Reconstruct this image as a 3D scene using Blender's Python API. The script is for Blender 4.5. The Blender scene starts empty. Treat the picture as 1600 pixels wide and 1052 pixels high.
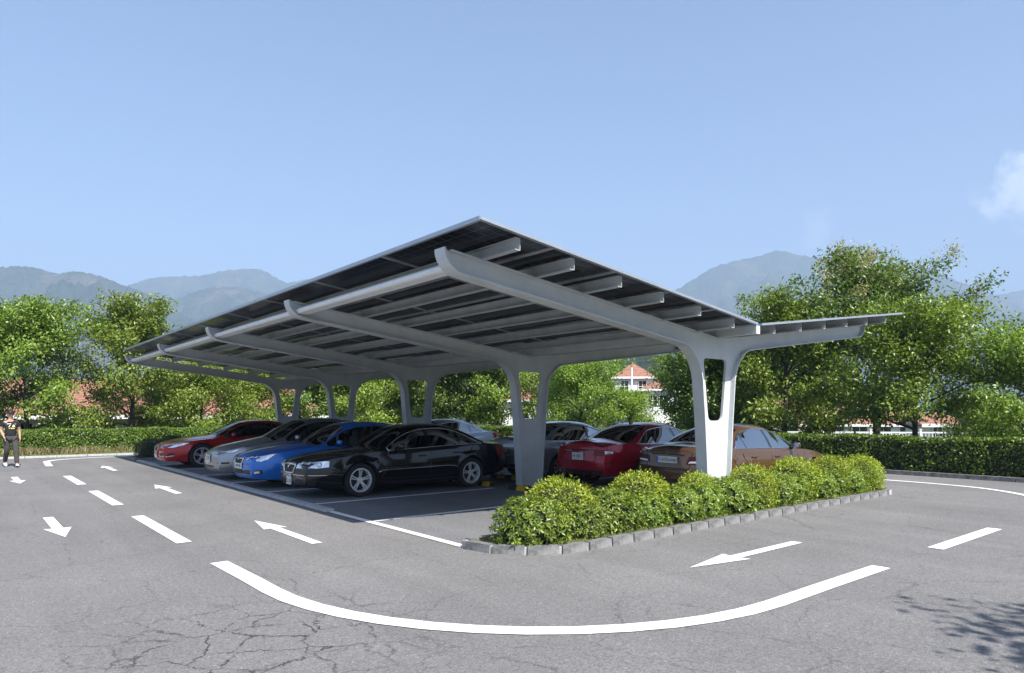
import bpy, bmesh, math, random
import numpy as np
from mathutils import Vector, Matrix, noise
from mathutils.bvhtree import BVHTree

rnd = random.Random(7)
nprng = np.random.default_rng(11)
scene = bpy.context.scene
COL = scene.collection
PI = math.pi

# ------------------------------------------------------------------ camera
FPX, HOR, CAMH = 1060.0, 645.0, 1.7              # focal length and horizon row in photo pixels
SA, CA = 870 / math.hypot(870, 1060), 1060 / math.hypot(870, 1060)
cam = bpy.data.cameras.new('camera')
cam.sensor_width = 36.0
cam.lens = FPX / 1600 * 36
cam.shift_y = (HOR - 526) / 1600
cam.clip_end = 20000
cam.clip_start = 0.05
camo = bpy.data.objects.new('camera', cam)
COL.objects.link(camo)
camo.location = (0, 0, CAMH)
camo.rotation_euler = (PI / 2, 0, -math.atan2(SA, CA))
scene.camera = camo

# ------------------------------------------------------------------ sky, sun, exposure
SUNV = Vector((-0.06, -0.93, 1.0)).normalized()     # towards the sun
world = bpy.data.worlds.new('World')
scene.world = world
world.use_nodes = True
wn, wl = world.node_tree.nodes, world.node_tree.links
wn.clear()
sky = wn.new('ShaderNodeTexSky')
sky.sky_type = 'NISHITA'
sky.sun_disc = False
sky.sun_elevation = math.asin(SUNV.z)
sky.sun_rotation = math.atan2(SUNV.x, SUNV.y)
sky.altitude = 100
sky.air_density = 0.85
sky.dust_density = 1.0
sky.ozone_density = 3.0
bg = wn.new('ShaderNodeBackground')
bg.inputs['Strength'].default_value = 0.085
hsv = wn.new('ShaderNodeHueSaturation')
hsv.inputs['Saturation'].default_value = 1.02
hsv.inputs['Value'].default_value = 1.0
wo = wn.new('ShaderNodeOutputWorld')
wl.new(sky.outputs[0], hsv.inputs['Color'])
# two small fair-weather clouds
wtc = wn.new('ShaderNodeTexCoord')
def sky_dir(px, py):
    v = Vector(((px - 800) / FPX, 1.0, (HOR - py) / FPX))
    return Vector((CA * v.x + SA * v.y, -SA * v.x + CA * v.y, v.z)).normalized()
cn = wn.new('ShaderNodeTexNoise'); cn.inputs['Scale'].default_value = 26; cn.inputs['Detail'].default_value = 7; cn.inputs['Roughness'].default_value = 0.6
wl.new(wtc.outputs['Generated'], cn.inputs['Vector'])
def cloud(px, py, r, dens):
    d = wn.new('ShaderNodeVectorMath'); d.operation = 'DISTANCE'; d.inputs[1].default_value = sky_dir(px, py); wl.new(wtc.outputs['Generated'], d.inputs[0])
    m = wn.new('ShaderNodeMapRange'); m.inputs['From Min'].default_value = 0.0; m.inputs['From Max'].default_value = r; m.inputs['To Min'].default_value = 0.62; m.inputs['To Max'].default_value = 0.0
    wl.new(d.outputs['Value'], m.inputs['Value'])
    a = wn.new('ShaderNodeMath'); a.operation = 'ADD'; wl.new(m.outputs[0], a.inputs[0]); wl.new(cn.outputs['Fac'], a.inputs[1])
    k = wn.new('ShaderNodeMapRange'); k.interpolation_type = 'SMOOTHSTEP'; k.inputs['From Min'].default_value = 0.80; k.inputs['From Max'].default_value = 1.10; k.inputs['To Min'].default_value = 0.0; k.inputs['To Max'].default_value = dens
    wl.new(a.outputs[0], k.inputs['Value'])
    return k.outputs[0]
cm = wn.new('ShaderNodeMath'); cm.operation = 'MAXIMUM'
wl.new(cloud(1590, 300, 0.085, 0.75), cm.inputs[0]); wl.new(cloud(1272, 360, 0.06, 0.2), cm.inputs[1])
cmix = wn.new('ShaderNodeMixRGB'); cmix.inputs[2].default_value = (6.2, 6.6, 7.2, 1)
wl.new(cm.outputs[0], cmix.inputs[0]); wl.new(hsv.outputs[0], cmix.inputs[1]); wl.new(cmix.outputs[0], bg.inputs['Color'])
wl.new(bg.outputs[0], wo.inputs['Surface'])

sun = bpy.data.lights.new('sun', 'SUN')
sun.energy = 5.0
sun.angle = math.radians(0.5)
sun.color = (1.0, 0.955, 0.89)
suno = bpy.data.objects.new('sun', sun)
COL.objects.link(suno)
suno.location = (0, 0, 60)
suno.rotation_euler = SUNV.to_track_quat('Z', 'Y').to_euler()

scene.view_settings.view_transform = 'Standard'
scene.view_settings.look = 'None'
scene.view_settings.gamma = 1.0
scene.view_settings.exposure = 1.36
scene.cycles.max_bounces = 8
scene.cycles.transparent_max_bounces = 12
scene.cycles.volume_bounces = 0

# ------------------------------------------------------------------ pixel helpers (photo pixels -> places)
def gnd(x, y, z=0.0):
    Z = (CAMH - z) * FPX / (y - HOR); X = (x - 800) / FPX * Z
    return (CA * X + SA * Z, -SA * X + CA * Z)
def on_y(x, y, ay):
    t = (x - 800) / FPX; Z = ay / (CA - SA * t)
    return Vector((Z * (CA * t + SA), ay, CAMH + (HOR - y) / FPX * Z))
def on_x(x, y, bx):
    t = (x - 800) / FPX; Z = bx / (CA * t + SA)
    return Vector((bx, Z * (CA - SA * t), CAMH + (HOR - y) / FPX * Z))
def at_depth(x, y, Z):
    X = (x - 800) / FPX * Z
    return Vector((CA * X + SA * Z, -SA * X + CA * Z, CAMH + (HOR - y) / FPX * Z))

# ------------------------------------------------------------------ object helpers
def link(o, parent=None):
    COL.objects.link(o)
    if parent is not None:
        o.parent = parent
    return o
def mesh(name, verts, faces, mats, midx=None, smooth=False, sharp=None):
    me = bpy.data.meshes.new(name)
    me.from_pydata([tuple(v) for v in verts], [], [tuple(f) for f in faces])
    for m in (mats if isinstance(mats, (list, tuple)) else [mats]):
        me.materials.append(m)
    if midx is not None:
        me.polygons.foreach_set('material_index', np.asarray(midx, dtype=np.int32))
    if smooth:
        me.polygons.foreach_set('use_smooth', np.ones(len(me.polygons), dtype=bool))
        if sharp:
            me.set_sharp_from_angle(angle=math.radians(sharp))
    me.update()
    return me
def obj(name, me, parent=None, loc=None, rot=None):
    o = bpy.data.objects.new(name, me)
    if loc is not None: o.location = loc
    if rot is not None: o.rotation_euler = rot
    return link(o, parent)
def part(name, verts, faces, mats, parent=None, midx=None, smooth=False, sharp=None):
    return obj(name, mesh(name, verts, faces, mats, midx, smooth, sharp), parent)
def tag(o, label, cat, group=None):
    o['label'] = label; o['category'] = cat
    if group: o['group'] = group
    return o
def struct(o):
    o['kind'] = 'structure'
    return o
def empty(name, loc=(0, 0, 0), rz=0.0):
    o = bpy.data.objects.new(name, None)
    o.location = loc; o.rotation_euler = (0, 0, rz); o.empty_display_size = 0.2
    return link(o)
class MB:
    """collects simple shapes into one mesh"""
    def __init__(s): s.v, s.f, s.m = [], [], []
    def add(s, v, f, m=0):
        n = len(s.v); s.v += [tuple(p) for p in v]; s.f += [tuple(i + n for i in q) for q in f]; s.m += [m] * len(f); return s
    def box(s, c, d, m=0, rz=0.0, taper=1.0):
        hx, hy, hz = d[0] / 2, d[1] / 2, d[2] / 2
        co, si = math.cos(rz), math.sin(rz); v = []
        for z in (-1, 1):
            k = 1.0 if z < 0 else taper
            for x, y in ((-1, -1), (1, -1), (1, 1), (-1, 1)):
                px, py = x * hx * k, y * hy * k
                v.append((c[0] + px * co - py * si, c[1] + px * si + py * co, c[2] + z * hz))
        return s.add(v, [(3, 2, 1, 0), (4, 5, 6, 7), (0, 1, 5, 4), (1, 2, 6, 5), (2, 3, 7, 6), (3, 0, 4, 7)], m)
    def tube(s, pts, r, n=8, m=0, caps=True):
        pts = [Vector(p) for p in pts]
        rs = r if isinstance(r, (list, tuple)) else [r] * len(pts)
        v, f = [], []
        prev = None
        for i, p in enumerate(pts):
            d = (pts[min(i + 1, len(pts) - 1)] - pts[max(i - 1, 0)])
            d = d.normalized() if d.length > 1e-9 else Vector((0, 0, 1))
            if prev is None:
                a = d.orthogonal().normalized()
            else:
                a = (prev - d * prev.dot(d))
                a = a.normalized() if a.length > 1e-6 else d.orthogonal().normalized()
            prev = a; b = d.cross(a)
            for k in range(n):
                t = 2 * PI * k / n
                v.append(p + (a * math.cos(t) + b * math.sin(t)) * rs[i])
        for i in range(len(pts) - 1):
            for k in range(n):
                f.append((i * n + k, i * n + (k + 1) % n, (i + 1) * n + (k + 1) % n, (i + 1) * n + k))
        if caps:
            f.append(tuple(range(n - 1, -1, -1))); f.append(tuple(range((len(pts) - 1) * n, len(pts) * n)))
        return s.add(v, f, m)
    def lathe(s, prof, n=28, axis='y', c=(0, 0, 0), m=0, close=False):
        v, f = [], []
        for (r, h) in prof:
            for k in range(n):
                t = 2 * PI * k / n
                if axis == 'y': v.append((c[0] + r * math.cos(t), c[1] + h, c[2] + r * math.sin(t)))
                else: v.append((c[0] + r * math.cos(t), c[1] + r * math.sin(t), c[2] + h))
        P = len(prof)
        for i in range(P if close else P - 1):
            j = (i + 1) % P
            for k in range(n):
                f.append((i * n + k, i * n + (k + 1) % n, j * n + (k + 1) % n, j * n + k))
        return s.add(v, f, m)
    def prism(s, poly, z0, z1, m=0):
        n = len(poly)
        v = [(p[0], p[1], z0) for p in poly] + [(p[0], p[1], z1) for p in poly]
        f = [tuple(range(n - 1, -1, -1)), tuple(range(n, 2 * n))] + [(i, (i + 1) % n, n + (i + 1) % n, n + i) for i in range(n)]
        return s.add(v, f, m)
    def mesh(s, name, mats, smooth=False, sharp=None): return mesh(name, s.v, s.f, mats, s.m, smooth, sharp)
    def build(s, name, mats, parent=None, smooth=False, sharp=None, loc=None, rot=None):
        return obj(name, s.mesh(name, mats, smooth, sharp), parent, loc, rot)

def pchip(pts):
    xs = np.array([p[0] for p in pts], float); ys = np.array([p[1] for p in pts], float)
    h = np.diff(xs); d = np.diff(ys) / h
    m = np.zeros(len(xs)); m[0], m[-1] = d[0], d[-1]
    for i in range(1, len(xs) - 1):
        if d[i - 1] * d[i] > 0:
            w1, w2 = 2 * h[i] + h[i - 1], h[i] + 2 * h[i - 1]
            m[i] = (w1 + w2) / (w1 / d[i - 1] + w2 / d[i])
    def f(x):
        x = min(max(x, xs[0]), xs[-1])
        i = min(max(int(np.searchsorted(xs, x)) - 1, 0), len(xs) - 2)
        t = (x - xs[i]) / h[i]
        return float((1 + 2 * t) * (1 - t) ** 2 * ys[i] + t * (1 - t) ** 2 * h[i] * m[i] + t * t * (3 - 2 * t) * ys[i + 1] + t * t * (t - 1) * h[i] * m[i + 1])
    return f
def sstep(a, b, x):
    t = min(max((x - a) / (b - a), 0.0), 1.0); return t * t * (3 - 2 * t)

# ------------------------------------------------------------------ materials
def newmat(name):
    m = bpy.data.materials.new(name); m.use_nodes = True
    return m, m.node_tree.nodes, m.node_tree.links, m.node_tree.nodes['Principled BSDF']
def simple(name, col, rough=0.5, metal=0.0, coat=0.0, spec=0.5, var=0.0, scale=6.0, bump=0.0, bscale=60.0, emit=None):
    m, n, l, p = newmat(name)
    p.inputs['Base Color'].default_value = (*col, 1); p.inputs['Roughness'].default_value = rough
    p.inputs['Metallic'].default_value = metal; p.inputs['Coat Weight'].default_value = coat
    p.inputs['Coat Roughness'].default_value = 0.04
    p.inputs['Specular IOR Level'].default_value = spec
    tc = n.new('ShaderNodeTexCoord')
    if var > 0:
        t = n.new('ShaderNodeTexNoise'); t.inputs['Scale'].default_value = scale; t.inputs['Detail'].default_value = 6; t.inputs['Roughness'].default_value = 0.65
        l.new(tc.outputs['Object'], t.inputs['Vector'])
        mp = n.new('ShaderNodeMapRange'); mp.inputs['From Min'].default_value = 0.3; mp.inputs['From Max'].default_value = 0.7
        mp.inputs['To Min'].default_value = 1 - var; mp.inputs['To Max'].default_value = 1 + var
        l.new(t.outputs['Fac'], mp.inputs['Value'])
        mx = n.new('ShaderNodeVectorMath'); mx.operation = 'SCALE'; mx.inputs[0].default_value = col
        l.new(mp.outputs[0], mx.inputs['Scale']); l.new(mx.outputs[0], p.inputs['Base Color'])
    if bump > 0:
        t2 = n.new('ShaderNodeTexNoise'); t2.inputs['Scale'].default_value = bscale; t2.inputs['Detail'].default_value = 4
        l.new(tc.outputs['Object'], t2.inputs['Vector'])
        b = n.new('ShaderNodeBump'); b.inputs['Strength'].default_value = bump; b.inputs['Distance'].default_value = 0.02
        l.new(t2.outputs['Fac'], b.inputs['Height']); l.new(b.outputs[0], p.inputs['Normal'])
    return m
def paint(name, col, metal=0.25, flake=0.0):
    m, n, l, p = newmat(name)
    p.inputs['Base Color'].default_value = (*col, 1); p.inputs['Roughness'].default_value = 0.32
    p.inputs['Metallic'].default_value = metal; p.inputs['Specular IOR Level'].default_value = 0.1; p.inputs['Coat Weight'].default_value = 1.0; p.inputs['Coat Roughness'].default_value = 0.03
    tc = n.new('ShaderNodeTexCoord'); t = n.new('ShaderNodeTexNoise'); t.inputs['Scale'].default_value = 1.6; t.inputs['Detail'].default_value = 5
    l.new(tc.outputs['Object'], t.inputs['Vector'])
    mp = n.new('ShaderNodeMapRange'); mp.inputs['To Min'].default_value = 0.02; mp.inputs['To Max'].default_value = 0.08     # dust film
    l.new(t.outputs['Fac'], mp.inputs['Value']); l.new(mp.outputs[0], p.inputs['Coat Roughness'])
    return m
def glassmat(name, tint, refl=1.0):
    m, n, l, p = newmat(name)
    n.remove(p)
    out = [x for x in n if x.type == 'OUTPUT_MATERIAL'][0]
    tr = n.new('ShaderNodeBsdfTransparent'); tr.inputs[0].default_value = (*tint, 1)
    gl = n.new('ShaderNodeBsdfGlossy'); gl.inputs['Roughness'].default_value = 0.02; gl.inputs['Color'].default_value = (refl, refl, refl, 1)
    fr = n.new('ShaderNodeFresnel'); fr.inputs['IOR'].default_value = 1.52
    mx = n.new('ShaderNodeMixShader')
    l.new(fr.outputs[0], mx.inputs[0]); l.new(tr.outputs[0], mx.inputs[1]); l.new(gl.outputs[0], mx.inputs[2]); l.new(mx.outputs[0], out.inputs['Surface'])
    return m
def leafmat(name, dark, light, trans=0.30, gloss=0.5):
    m, n, l, p = newmat(name)
    out = [x for x in n if x.type == 'OUTPUT_MATERIAL'][0]
    geo = n.new('ShaderNodeNewGeometry'); oi = n.new('ShaderNodeObjectInfo')
    cr = n.new('ShaderNodeValToRGB')
    cr.color_ramp.elements[0].color = (*dark, 1); cr.color_ramp.elements[1].color = (*light, 1)
    cr.color_ramp.elements[0].position = 0.05; cr.color_ramp.elements[1].position = 0.98
    l.new(geo.outputs['Random Per Island'], cr.inputs[0])
    hs = n.new('ShaderNodeHueSaturation')
    mp = n.new('ShaderNodeMapRange'); mp.inputs['To Min'].default_value = 0.82; mp.inputs['To Max'].default_value = 1.2
    l.new(oi.outputs['Random'], mp.inputs['Value']); l.new(mp.outputs[0], hs.inputs['Value'])
    mp2 = n.new('ShaderNodeMapRange'); mp2.inputs['To Min'].default_value = 0.495; mp2.inputs['To Max'].default_value = 0.508
    l.new(oi.outputs['Random'], mp2.inputs['Value']); l.new(mp2.outputs[0], hs.inputs['Hue'])
    l.new(cr.outputs[0], hs.inputs['Color'])
    l.new(hs.outputs[0], p.inputs['Base Color'])
    p.inputs['Roughness'].default_value = 0.36; p.inputs['Specular IOR Level'].default_value = gloss
    tl = n.new('ShaderNodeBsdfTranslucent')
    br = n.new('ShaderNodeMixRGB'); br.blend_type = 'MULTIPLY'; br.inputs[0].default_value = 1.0; br.inputs[2].default_value = (1.5, 1.5, 0.55, 1)
    l.new(hs.outputs[0], br.inputs[1]); l.new(br.outputs[0], tl.inputs['Color'])
    mx = n.new('ShaderNodeMixShader'); mx.inputs[0].default_value = trans
    l.new(p.outputs[0], mx.inputs[1]); l.new(tl.outputs[0], mx.inputs[2]); l.new(mx.outputs[0], out.inputs['Surface'])
    return m

def asphalt(name, base, crack=1.0):
    m, n, l, p = newmat(name)
    tc = n.new('ShaderNodeTexCoord')
    def nz(scale, det=4, rough=0.6):
        t = n.new('ShaderNodeTexNoise'); t.inputs['Scale'].default_value = scale; t.inputs['Detail'].default_value = det; t.inputs['Roughness'].default_value = rough
        l.new(tc.outputs['Object'], t.inputs['Vector']); return t
    def mr(src, a, b, c, d, clamp=True):
        k = n.new('ShaderNodeMapRange'); k.clamp = clamp
        for nm, v in zip(('From Min', 'From Max', 'To Min', 'To Max'), (a, b, c, d)): k.inputs[nm].default_value = v
        l.new(src, k.inputs['Value']); return k.outputs[0]
    def mt(op, a, b):
        k = n.new('ShaderNodeMath'); k.operation = op
        for i, q in enumerate((a, b)):
            if isinstance(q, (int, float)): k.inputs[i].default_value = q
            else: l.new(q, k.inputs[i])
        return k.outputs[0]
    grain = n.new('ShaderNodeTexVoronoi'); grain.inputs['Scale'].default_value = 105; l.new(tc.outputs['Object'], grain.inputs['Vector'])
    sepc = n.new('ShaderNodeSeparateColor'); l.new(grain.outputs['Color'], sepc.inputs[0])
    g1 = mr(sepc.outputs[0], 0, 1, 0.72, 1.28)
    g2 = mr(nz(26, 3).outputs['Fac'], 0.3, 0.7, 0.86, 1.14)
    chips = mr(sepc.outputs[1], 0.93, 1.0, 1.0, 1.55)
    patch = mr(nz(0.35, 6, 0.6).outputs['Fac'], 0.3, 0.72, 0.86, 1.13)
    streak = n.new('ShaderNodeMapping'); streak.inputs['Scale'].default_value = (2.2, 0.12, 1); l.new(tc.outputs['Object'], streak.inputs['Vector'])
    st = n.new('ShaderNodeTexNoise'); st.inputs['Scale'].default_value = 1.0; st.inputs['Detail'].default_value = 5; l.new(streak.outputs[0], st.inputs['Vector'])
    s1 = mr(st.outputs['Fac'], 0.3, 0.7, 0.92, 1.07)
    val = mt('MULTIPLY', mt('MULTIPLY', mt('MULTIPLY', g1, g2), mt('MULTIPLY', patch, s1)), chips)
    # cracks
    wv = n.new('ShaderNodeTexNoise'); wv.inputs['Scale'].default_value = 2.6; wv.inputs['Detail'].default_value = 7; wv.inputs['Roughness'].default_value = 0.7
    l.new(tc.outputs['Object'], wv.inputs['Vector'])
    wadd = n.new('ShaderNodeVectorMath'); wadd.operation = 'MULTIPLY_ADD'; wadd.inputs[1].default_value = (0.42, 0.42, 0.0)
    l.new(wv.outputs['Color'], wadd.inputs[0]); l.new(tc.outputs['Object'], wadd.inputs[2])
    vo = n.new('ShaderNodeTexVoronoi'); vo.feature = 'DISTANCE_TO_EDGE'; vo.inputs['Scale'].default_value = 2.3; l.new(wadd.outputs[0], vo.inputs['Vector'])
    vo2 = n.new('ShaderNodeTexVoronoi'); vo2.feature = 'DISTANCE_TO_EDGE'; vo2.inputs['Scale'].default_value = 0.75; l.new(wadd.outputs[0], vo2.inputs['Vector'])
    line1 = mr(vo.outputs['Distance'], 0.007, 0.026, 1, 0)
    line2 = mr(vo2.outputs['Distance'], 0.002, 0.0075, 1, 0)
    # worst cracking sits in one stretch of the road, plus scattered spots
    dist = n.new('ShaderNodeVectorMath'); dist.operation = 'DISTANCE'; dist.inputs[1].default_value = (*gnd(400, 1005), 0.0)
    l.new(tc.outputs['Object'], dist.inputs[0])
    m1 = mr(dist.outputs['Value'], 0.6, 1.7, 1.0, 0.0)
    br = mr(nz(0.55, 3).outputs['Fac'], 0.56, 0.7, 0, 0.3)
    brk = mr(nz(3.5, 3).outputs['Fac'], 0.36, 0.5, 0.12, 1)
    c1 = mt('MULTIPLY', mt('MULTIPLY', line1, mt('MAXIMUM', m1, br)), brk)
    c2 = mt('MULTIPLY', mt('MULTIPLY', line2, 0.38), brk)
    ck = mt('MULTIPLY', mt('MAXIMUM', c1, c2), crack)
    val = mt('MULTIPLY', val, mt('SUBTRACT', 1.0, mt('MULTIPLY', ck, 0.78)))
    # tar spots
    sp = n.new('ShaderNodeTexVoronoi'); sp.inputs['Scale'].default_value = 0.9; l.new(tc.outputs['Object'], sp.inputs['Vector'])
    spot = mr(sp.outputs['Distance'], 0.018, 0.035, 0.5, 1.0)
    val = mt('MULTIPLY', val, spot)
    sc = n.new('ShaderNodeVectorMath'); sc.operation = 'SCALE'; sc.inputs[0].default_value = base; l.new(val, sc.inputs['Scale'])
    l.new(sc.outputs[0], p.inputs['Base Color'])
    p.inputs['Roughness'].default_value = 0.88; p.inputs['Specular IOR Level'].default_value = 0.25
    hgt = mt('ADD', mt('MULTIPLY', sepc.outputs[2], 0.5), mt('MULTIPLY', ck, -1.5))
    b = n.new('ShaderNodeBump'); b.inputs['Strength'].default_value = 0.35; b.inputs['Distance'].default_value = 0.008
    l.new(hgt, b.inputs['Height']); l.new(b.outputs[0], p.inputs['Normal'])
    return m

def markmat():
    m, n, l, p = newmat('road_paint')
    tc = n.new('ShaderNodeTexCoord')
    t = n.new('ShaderNodeTexNoise'); t.inputs['Scale'].default_value = 9; t.inputs['Detail'].default_value = 8; t.inputs['Roughness'].default_value = 0.72
    l.new(tc.outputs['Object'], t.inputs['Vector'])
    cr = n.new('ShaderNodeValToRGB'); e = cr.color_ramp.elements
    e[0].position = 0.3; e[0].color = (0.5, 0.5, 0.5, 1); e[1].position = 0.47; e[1].color = (0.8, 0.8, 0.79, 1)
    l.new(t.outputs['Fac'], cr.inputs[0]); l.new(cr.outputs[0], p.inputs['Base Color'])
    p.inputs['Roughness'].default_value = 0.7
    return m

M = {}
M['road'] = asphalt('asphalt_road', (0.178, 0.173, 0.170))
M['bay'] = asphalt('asphalt_bay', (0.172, 0.173, 0.178), 0.25)
M['mark'] = markmat()
M['concrete'] = simple('kerb_concrete', (0.42, 0.42, 0.42), 0.85, var=0.25, scale=9, bump=0.3)
M['stone'] = simple('kerb_stone', (0.18, 0.18, 0.18), 0.85, var=0.55, scale=7, bump=0.4, bscale=40)
M['joint'] = simple('kerb_mortar', (0.38, 0.38, 0.37), 0.9, var=0.2)
M['soil'] = simple('planter_soil', (0.12, 0.105, 0.06), 0.95, var=0.5, scale=14, bump=0.6, bscale=30)
M['white_steel'] = simple('painted_steel', (0.56, 0.585, 0.60), 0.42, var=0.10, scale=2.2, bump=0.05, bscale=25)
M['galv'] = simple('galvanised_purlin', (0.40, 0.42, 0.43), 0.5, 0.0, var=0.14, scale=3)
M['alu'] = simple('aluminium_edge', (0.42, 0.45, 0.49), 0.4, 0.6, var=0.08, scale=4)
M['gutter'] = simple('white_gutter', (0.82, 0.83, 0.84), 0.35, var=0.06, scale=5)
M['tape'] = simple('blue_tape', (0.02, 0.2, 0.5), 0.5)
M['tyre'] = simple('tyre_rubber', (0.018, 0.018, 0.019), 0.8, var=0.3, scale=12)
M['rim'] = simple('alloy_rim', (0.72, 0.73, 0.75), 0.3, 0.45)
M['darkmetal'] = simple('dark_metal', (0.03, 0.03, 0.032), 0.5, 0.6)
M['chrome'] = simple('chrome', (0.75, 0.76, 0.78), 0.08, 1.0)
M['blackplastic'] = simple('black_plastic', (0.014, 0.014, 0.015), 0.45)
M['gloss_black'] = simple('gloss_black', (0.008, 0.008, 0.009), 0.12, coat=0.6)
M['under'] = simple('underbody', (0.01, 0.01, 0.01), 0.9)
M['cabin'] = simple('cabin_trim', (0.03, 0.03, 0.033), 0.8)
M['seat_beige'] = simple('beige_leather', (0.32, 0.28, 0.22), 0.6)
M['seat_black'] = simple('dark_leather', (0.035, 0.034, 0.034), 0.55)
M['lamp'] = simple('headlight_reflector', (0.78, 0.82, 0.86), 0.15, 0.45, coat=1.0, var=0.4, scale=16)
M['lamp_lens'] = simple('lamp_lens', (0.85, 0.9, 0.95), 0.08, 0.2, coat=1.0)
M['tail'] = simple('tail_lamp_red', (0.30, 0.006, 0.008), 0.3, 0.0, coat=0.15, spec=.25, var=0.5, scale=14)
M['tail_dark'] = simple('tail_lamp_dark', (0.05, 0.006, 0.01), 0.3, 0.0, coat=0.15, spec=.25)
M['tail_clear'] = simple('tail_lamp_clear', (0.65, 0.6, 0.6), 0.15, 0.3, coat=1.0)
M['plate'] = simple('plate_white', (0.68, 0.7, 0.7), 0.45)
M['plate_txt'] = simple('plate_lettering', (0.02, 0.03, 0.04), 0.5)
M['plate_blue'] = simple('plate_blue_band', (0.02, 0.12, 0.5), 0.45)
M['plate_pink'] = simple('plate_pale_red', (0.55, 0.28, 0.26), 0.5)
M['glass_dark'] = glassmat('tinted_glass', (0.07, 0.08, 0.085), .32)
M['glass'] = glassmat('car_glass', (0.33, 0.38, 0.39), .5)
M['winglass'] = glassmat('house_glass', (0.25, 0.28, 0.3))
M['yellow'] = simple('yellow_rubber', (0.62, 0.36, 0.012), 0.6, var=0.2, scale=10)
M['rubber'] = simple('black_rubber', (0.02, 0.02, 0.021), 0.7, var=0.3)
M['bark'] = simple('bark', (0.055, 0.043, 0.034), 0.95, var=0.4, scale=9, bump=0.8, bscale=22)
M['twig'] = simple('shrub_twig', (0.05, 0.038, 0.022), 0.95, var=0.3)
M['core'] = simple('painted_shade_core', (0.022, 0.03, 0.012), 0.95, var=0.5, scale=18, bump=0.8, bscale=25)  # solid core, its dark colour paints the shade between leaves
M['leaf_tree'] = leafmat('tree_leaf', (0.095, 0.16, 0.02), (0.25, 0.34, 0.045))
M['leaf_tree2'] = leafmat('tree_leaf_dark', (0.06, 0.115, 0.022), (0.165, 0.24, 0.042))
M['leaf_tree3'] = leafmat('tree_leaf_bright', (0.115, 0.185, 0.022), (0.28, 0.37, 0.05))
M['leaf_hedge'] = leafmat('hedge_leaf', (0.07, 0.135, 0.02), (0.21, 0.31, 0.04))
M['leaf_ros'] = leafmat('rosette_leaf', (0.075, 0.15, 0.02), (0.30, 0.37, 0.06), 0.25, 0.6)
M['leaf_dome'] = leafmat('dome_leaf', (0.20, 0.28, 0.025), (0.46, 0.54, 0.065), 0.3, 0.45)
M['leaf_box'] = leafmat('boxwood_leaf', (0.025, 0.055, 0.025), (0.06, 0.11, 0.04), 0.2)
M['flower'] = leafmat('pale_blossom', (0.28, 0.26, 0.13), (0.46, 0.41, 0.25), 0.3)
M['grass'] = leafmat('grass_blade', (0.10, 0.15, 0.03), (0.30, 0.32, 0.08), 0.3)
M['drygrass'] = leafmat('dry_grass_blade', (0.22, 0.2, 0.09), (0.42, 0.36, 0.2), 0.3)
M['wall'] = simple('white_render', (0.72, 0.72, 0.7), 0.85, var=0.08, scale=0.7)
M['frame_white'] = simple('white_trim', (0.75, 0.76, 0.77), 0.5, var=0.05)
M['frame_dark'] = simple('dark_window_frame', (0.04, 0.045, 0.05), 0.5)
M['wood'] = simple('ochre_door', (0.32, 0.19, 0.06), 0.7, var=0.2)
M['room'] = simple('dark_room', (0.03, 0.032, 0.035), 0.9)
M['land'] = simple('rough_grass', (0.085, 0.105, 0.035), 0.95, var=0.5, scale=0.6, bump=0.6, bscale=3)
def tilemat():
    m, n, l, p = newmat('red_roof_tile')
    tc = n.new('ShaderNodeTexCoord')
    br = n.new('ShaderNodeTexNoise'); br.inputs['Scale'].default_value = 3.0; br.inputs['Detail'].default_value = 6
    l.new(tc.outputs['Object'], br.inputs['Vector'])
    cr = n.new('ShaderNodeValToRGB'); e = cr.color_ramp.elements
    e[0].position = 0.3; e[0].color = (0.24, 0.105, 0.075, 1); e[1].position = 0.7; e[1].color = (0.40, 0.20, 0.145, 1)
    l.new(br.outputs['Fac'], cr.inputs[0]); l.new(cr.outputs[0], p.inputs['Base Color']); p.inputs['Roughness'].default_value = 0.85
    return m
M['tile'] = tilemat()
def panelmat():
    m, n, l, p = newmat('solar_cells')
    tc = n.new('ShaderNodeTexCoord'); sep = n.new('ShaderNodeSeparateXYZ'); l.new(tc.outputs['Generated'], sep.inputs[0])
    def lines(src, count, wid):
        a = n.new('ShaderNodeMath'); a.operation = 'MULTIPLY'; a.inputs[1].default_value = count; l.new(src, a.inputs[0])
        f = n.new('ShaderNodeMath'); f.operation = 'FRACT'; l.new(a.outputs[0], f.inputs[0])
        c = n.new('ShaderNodeMath'); c.operation = 'COMPARE'; c.inputs[1].default_value = 0.5; c.inputs[2].default_value = 0.5 - wid; l.new(f.outputs[0], c.inputs[0])
        return c.outputs[0]
    mn = n.new('ShaderNodeMath'); mn.operation = 'MINIMUM'
    l.new(lines(sep.outputs[0], 6, 0.028), mn.inputs[0]); l.new(lines(sep.outputs[1], 12, 0.028), mn.inputs[1])
    cr = n.new('ShaderNodeMixRGB'); cr.inputs[1].default_value = (0.10, 0.10, 0.105, 1); cr.inputs[2].default_value = (0.010, 0.010, 0.014, 1)
    l.new(mn.outputs[0], cr.inputs[0]); l.new(cr.outputs[0], p.inputs['Base Color'])
    p.inputs['Roughness'].default_value = 0.22; p.inputs['Specular IOR Level'].default_value = 0.4
    return m
M['cells'] = panelmat()
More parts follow.
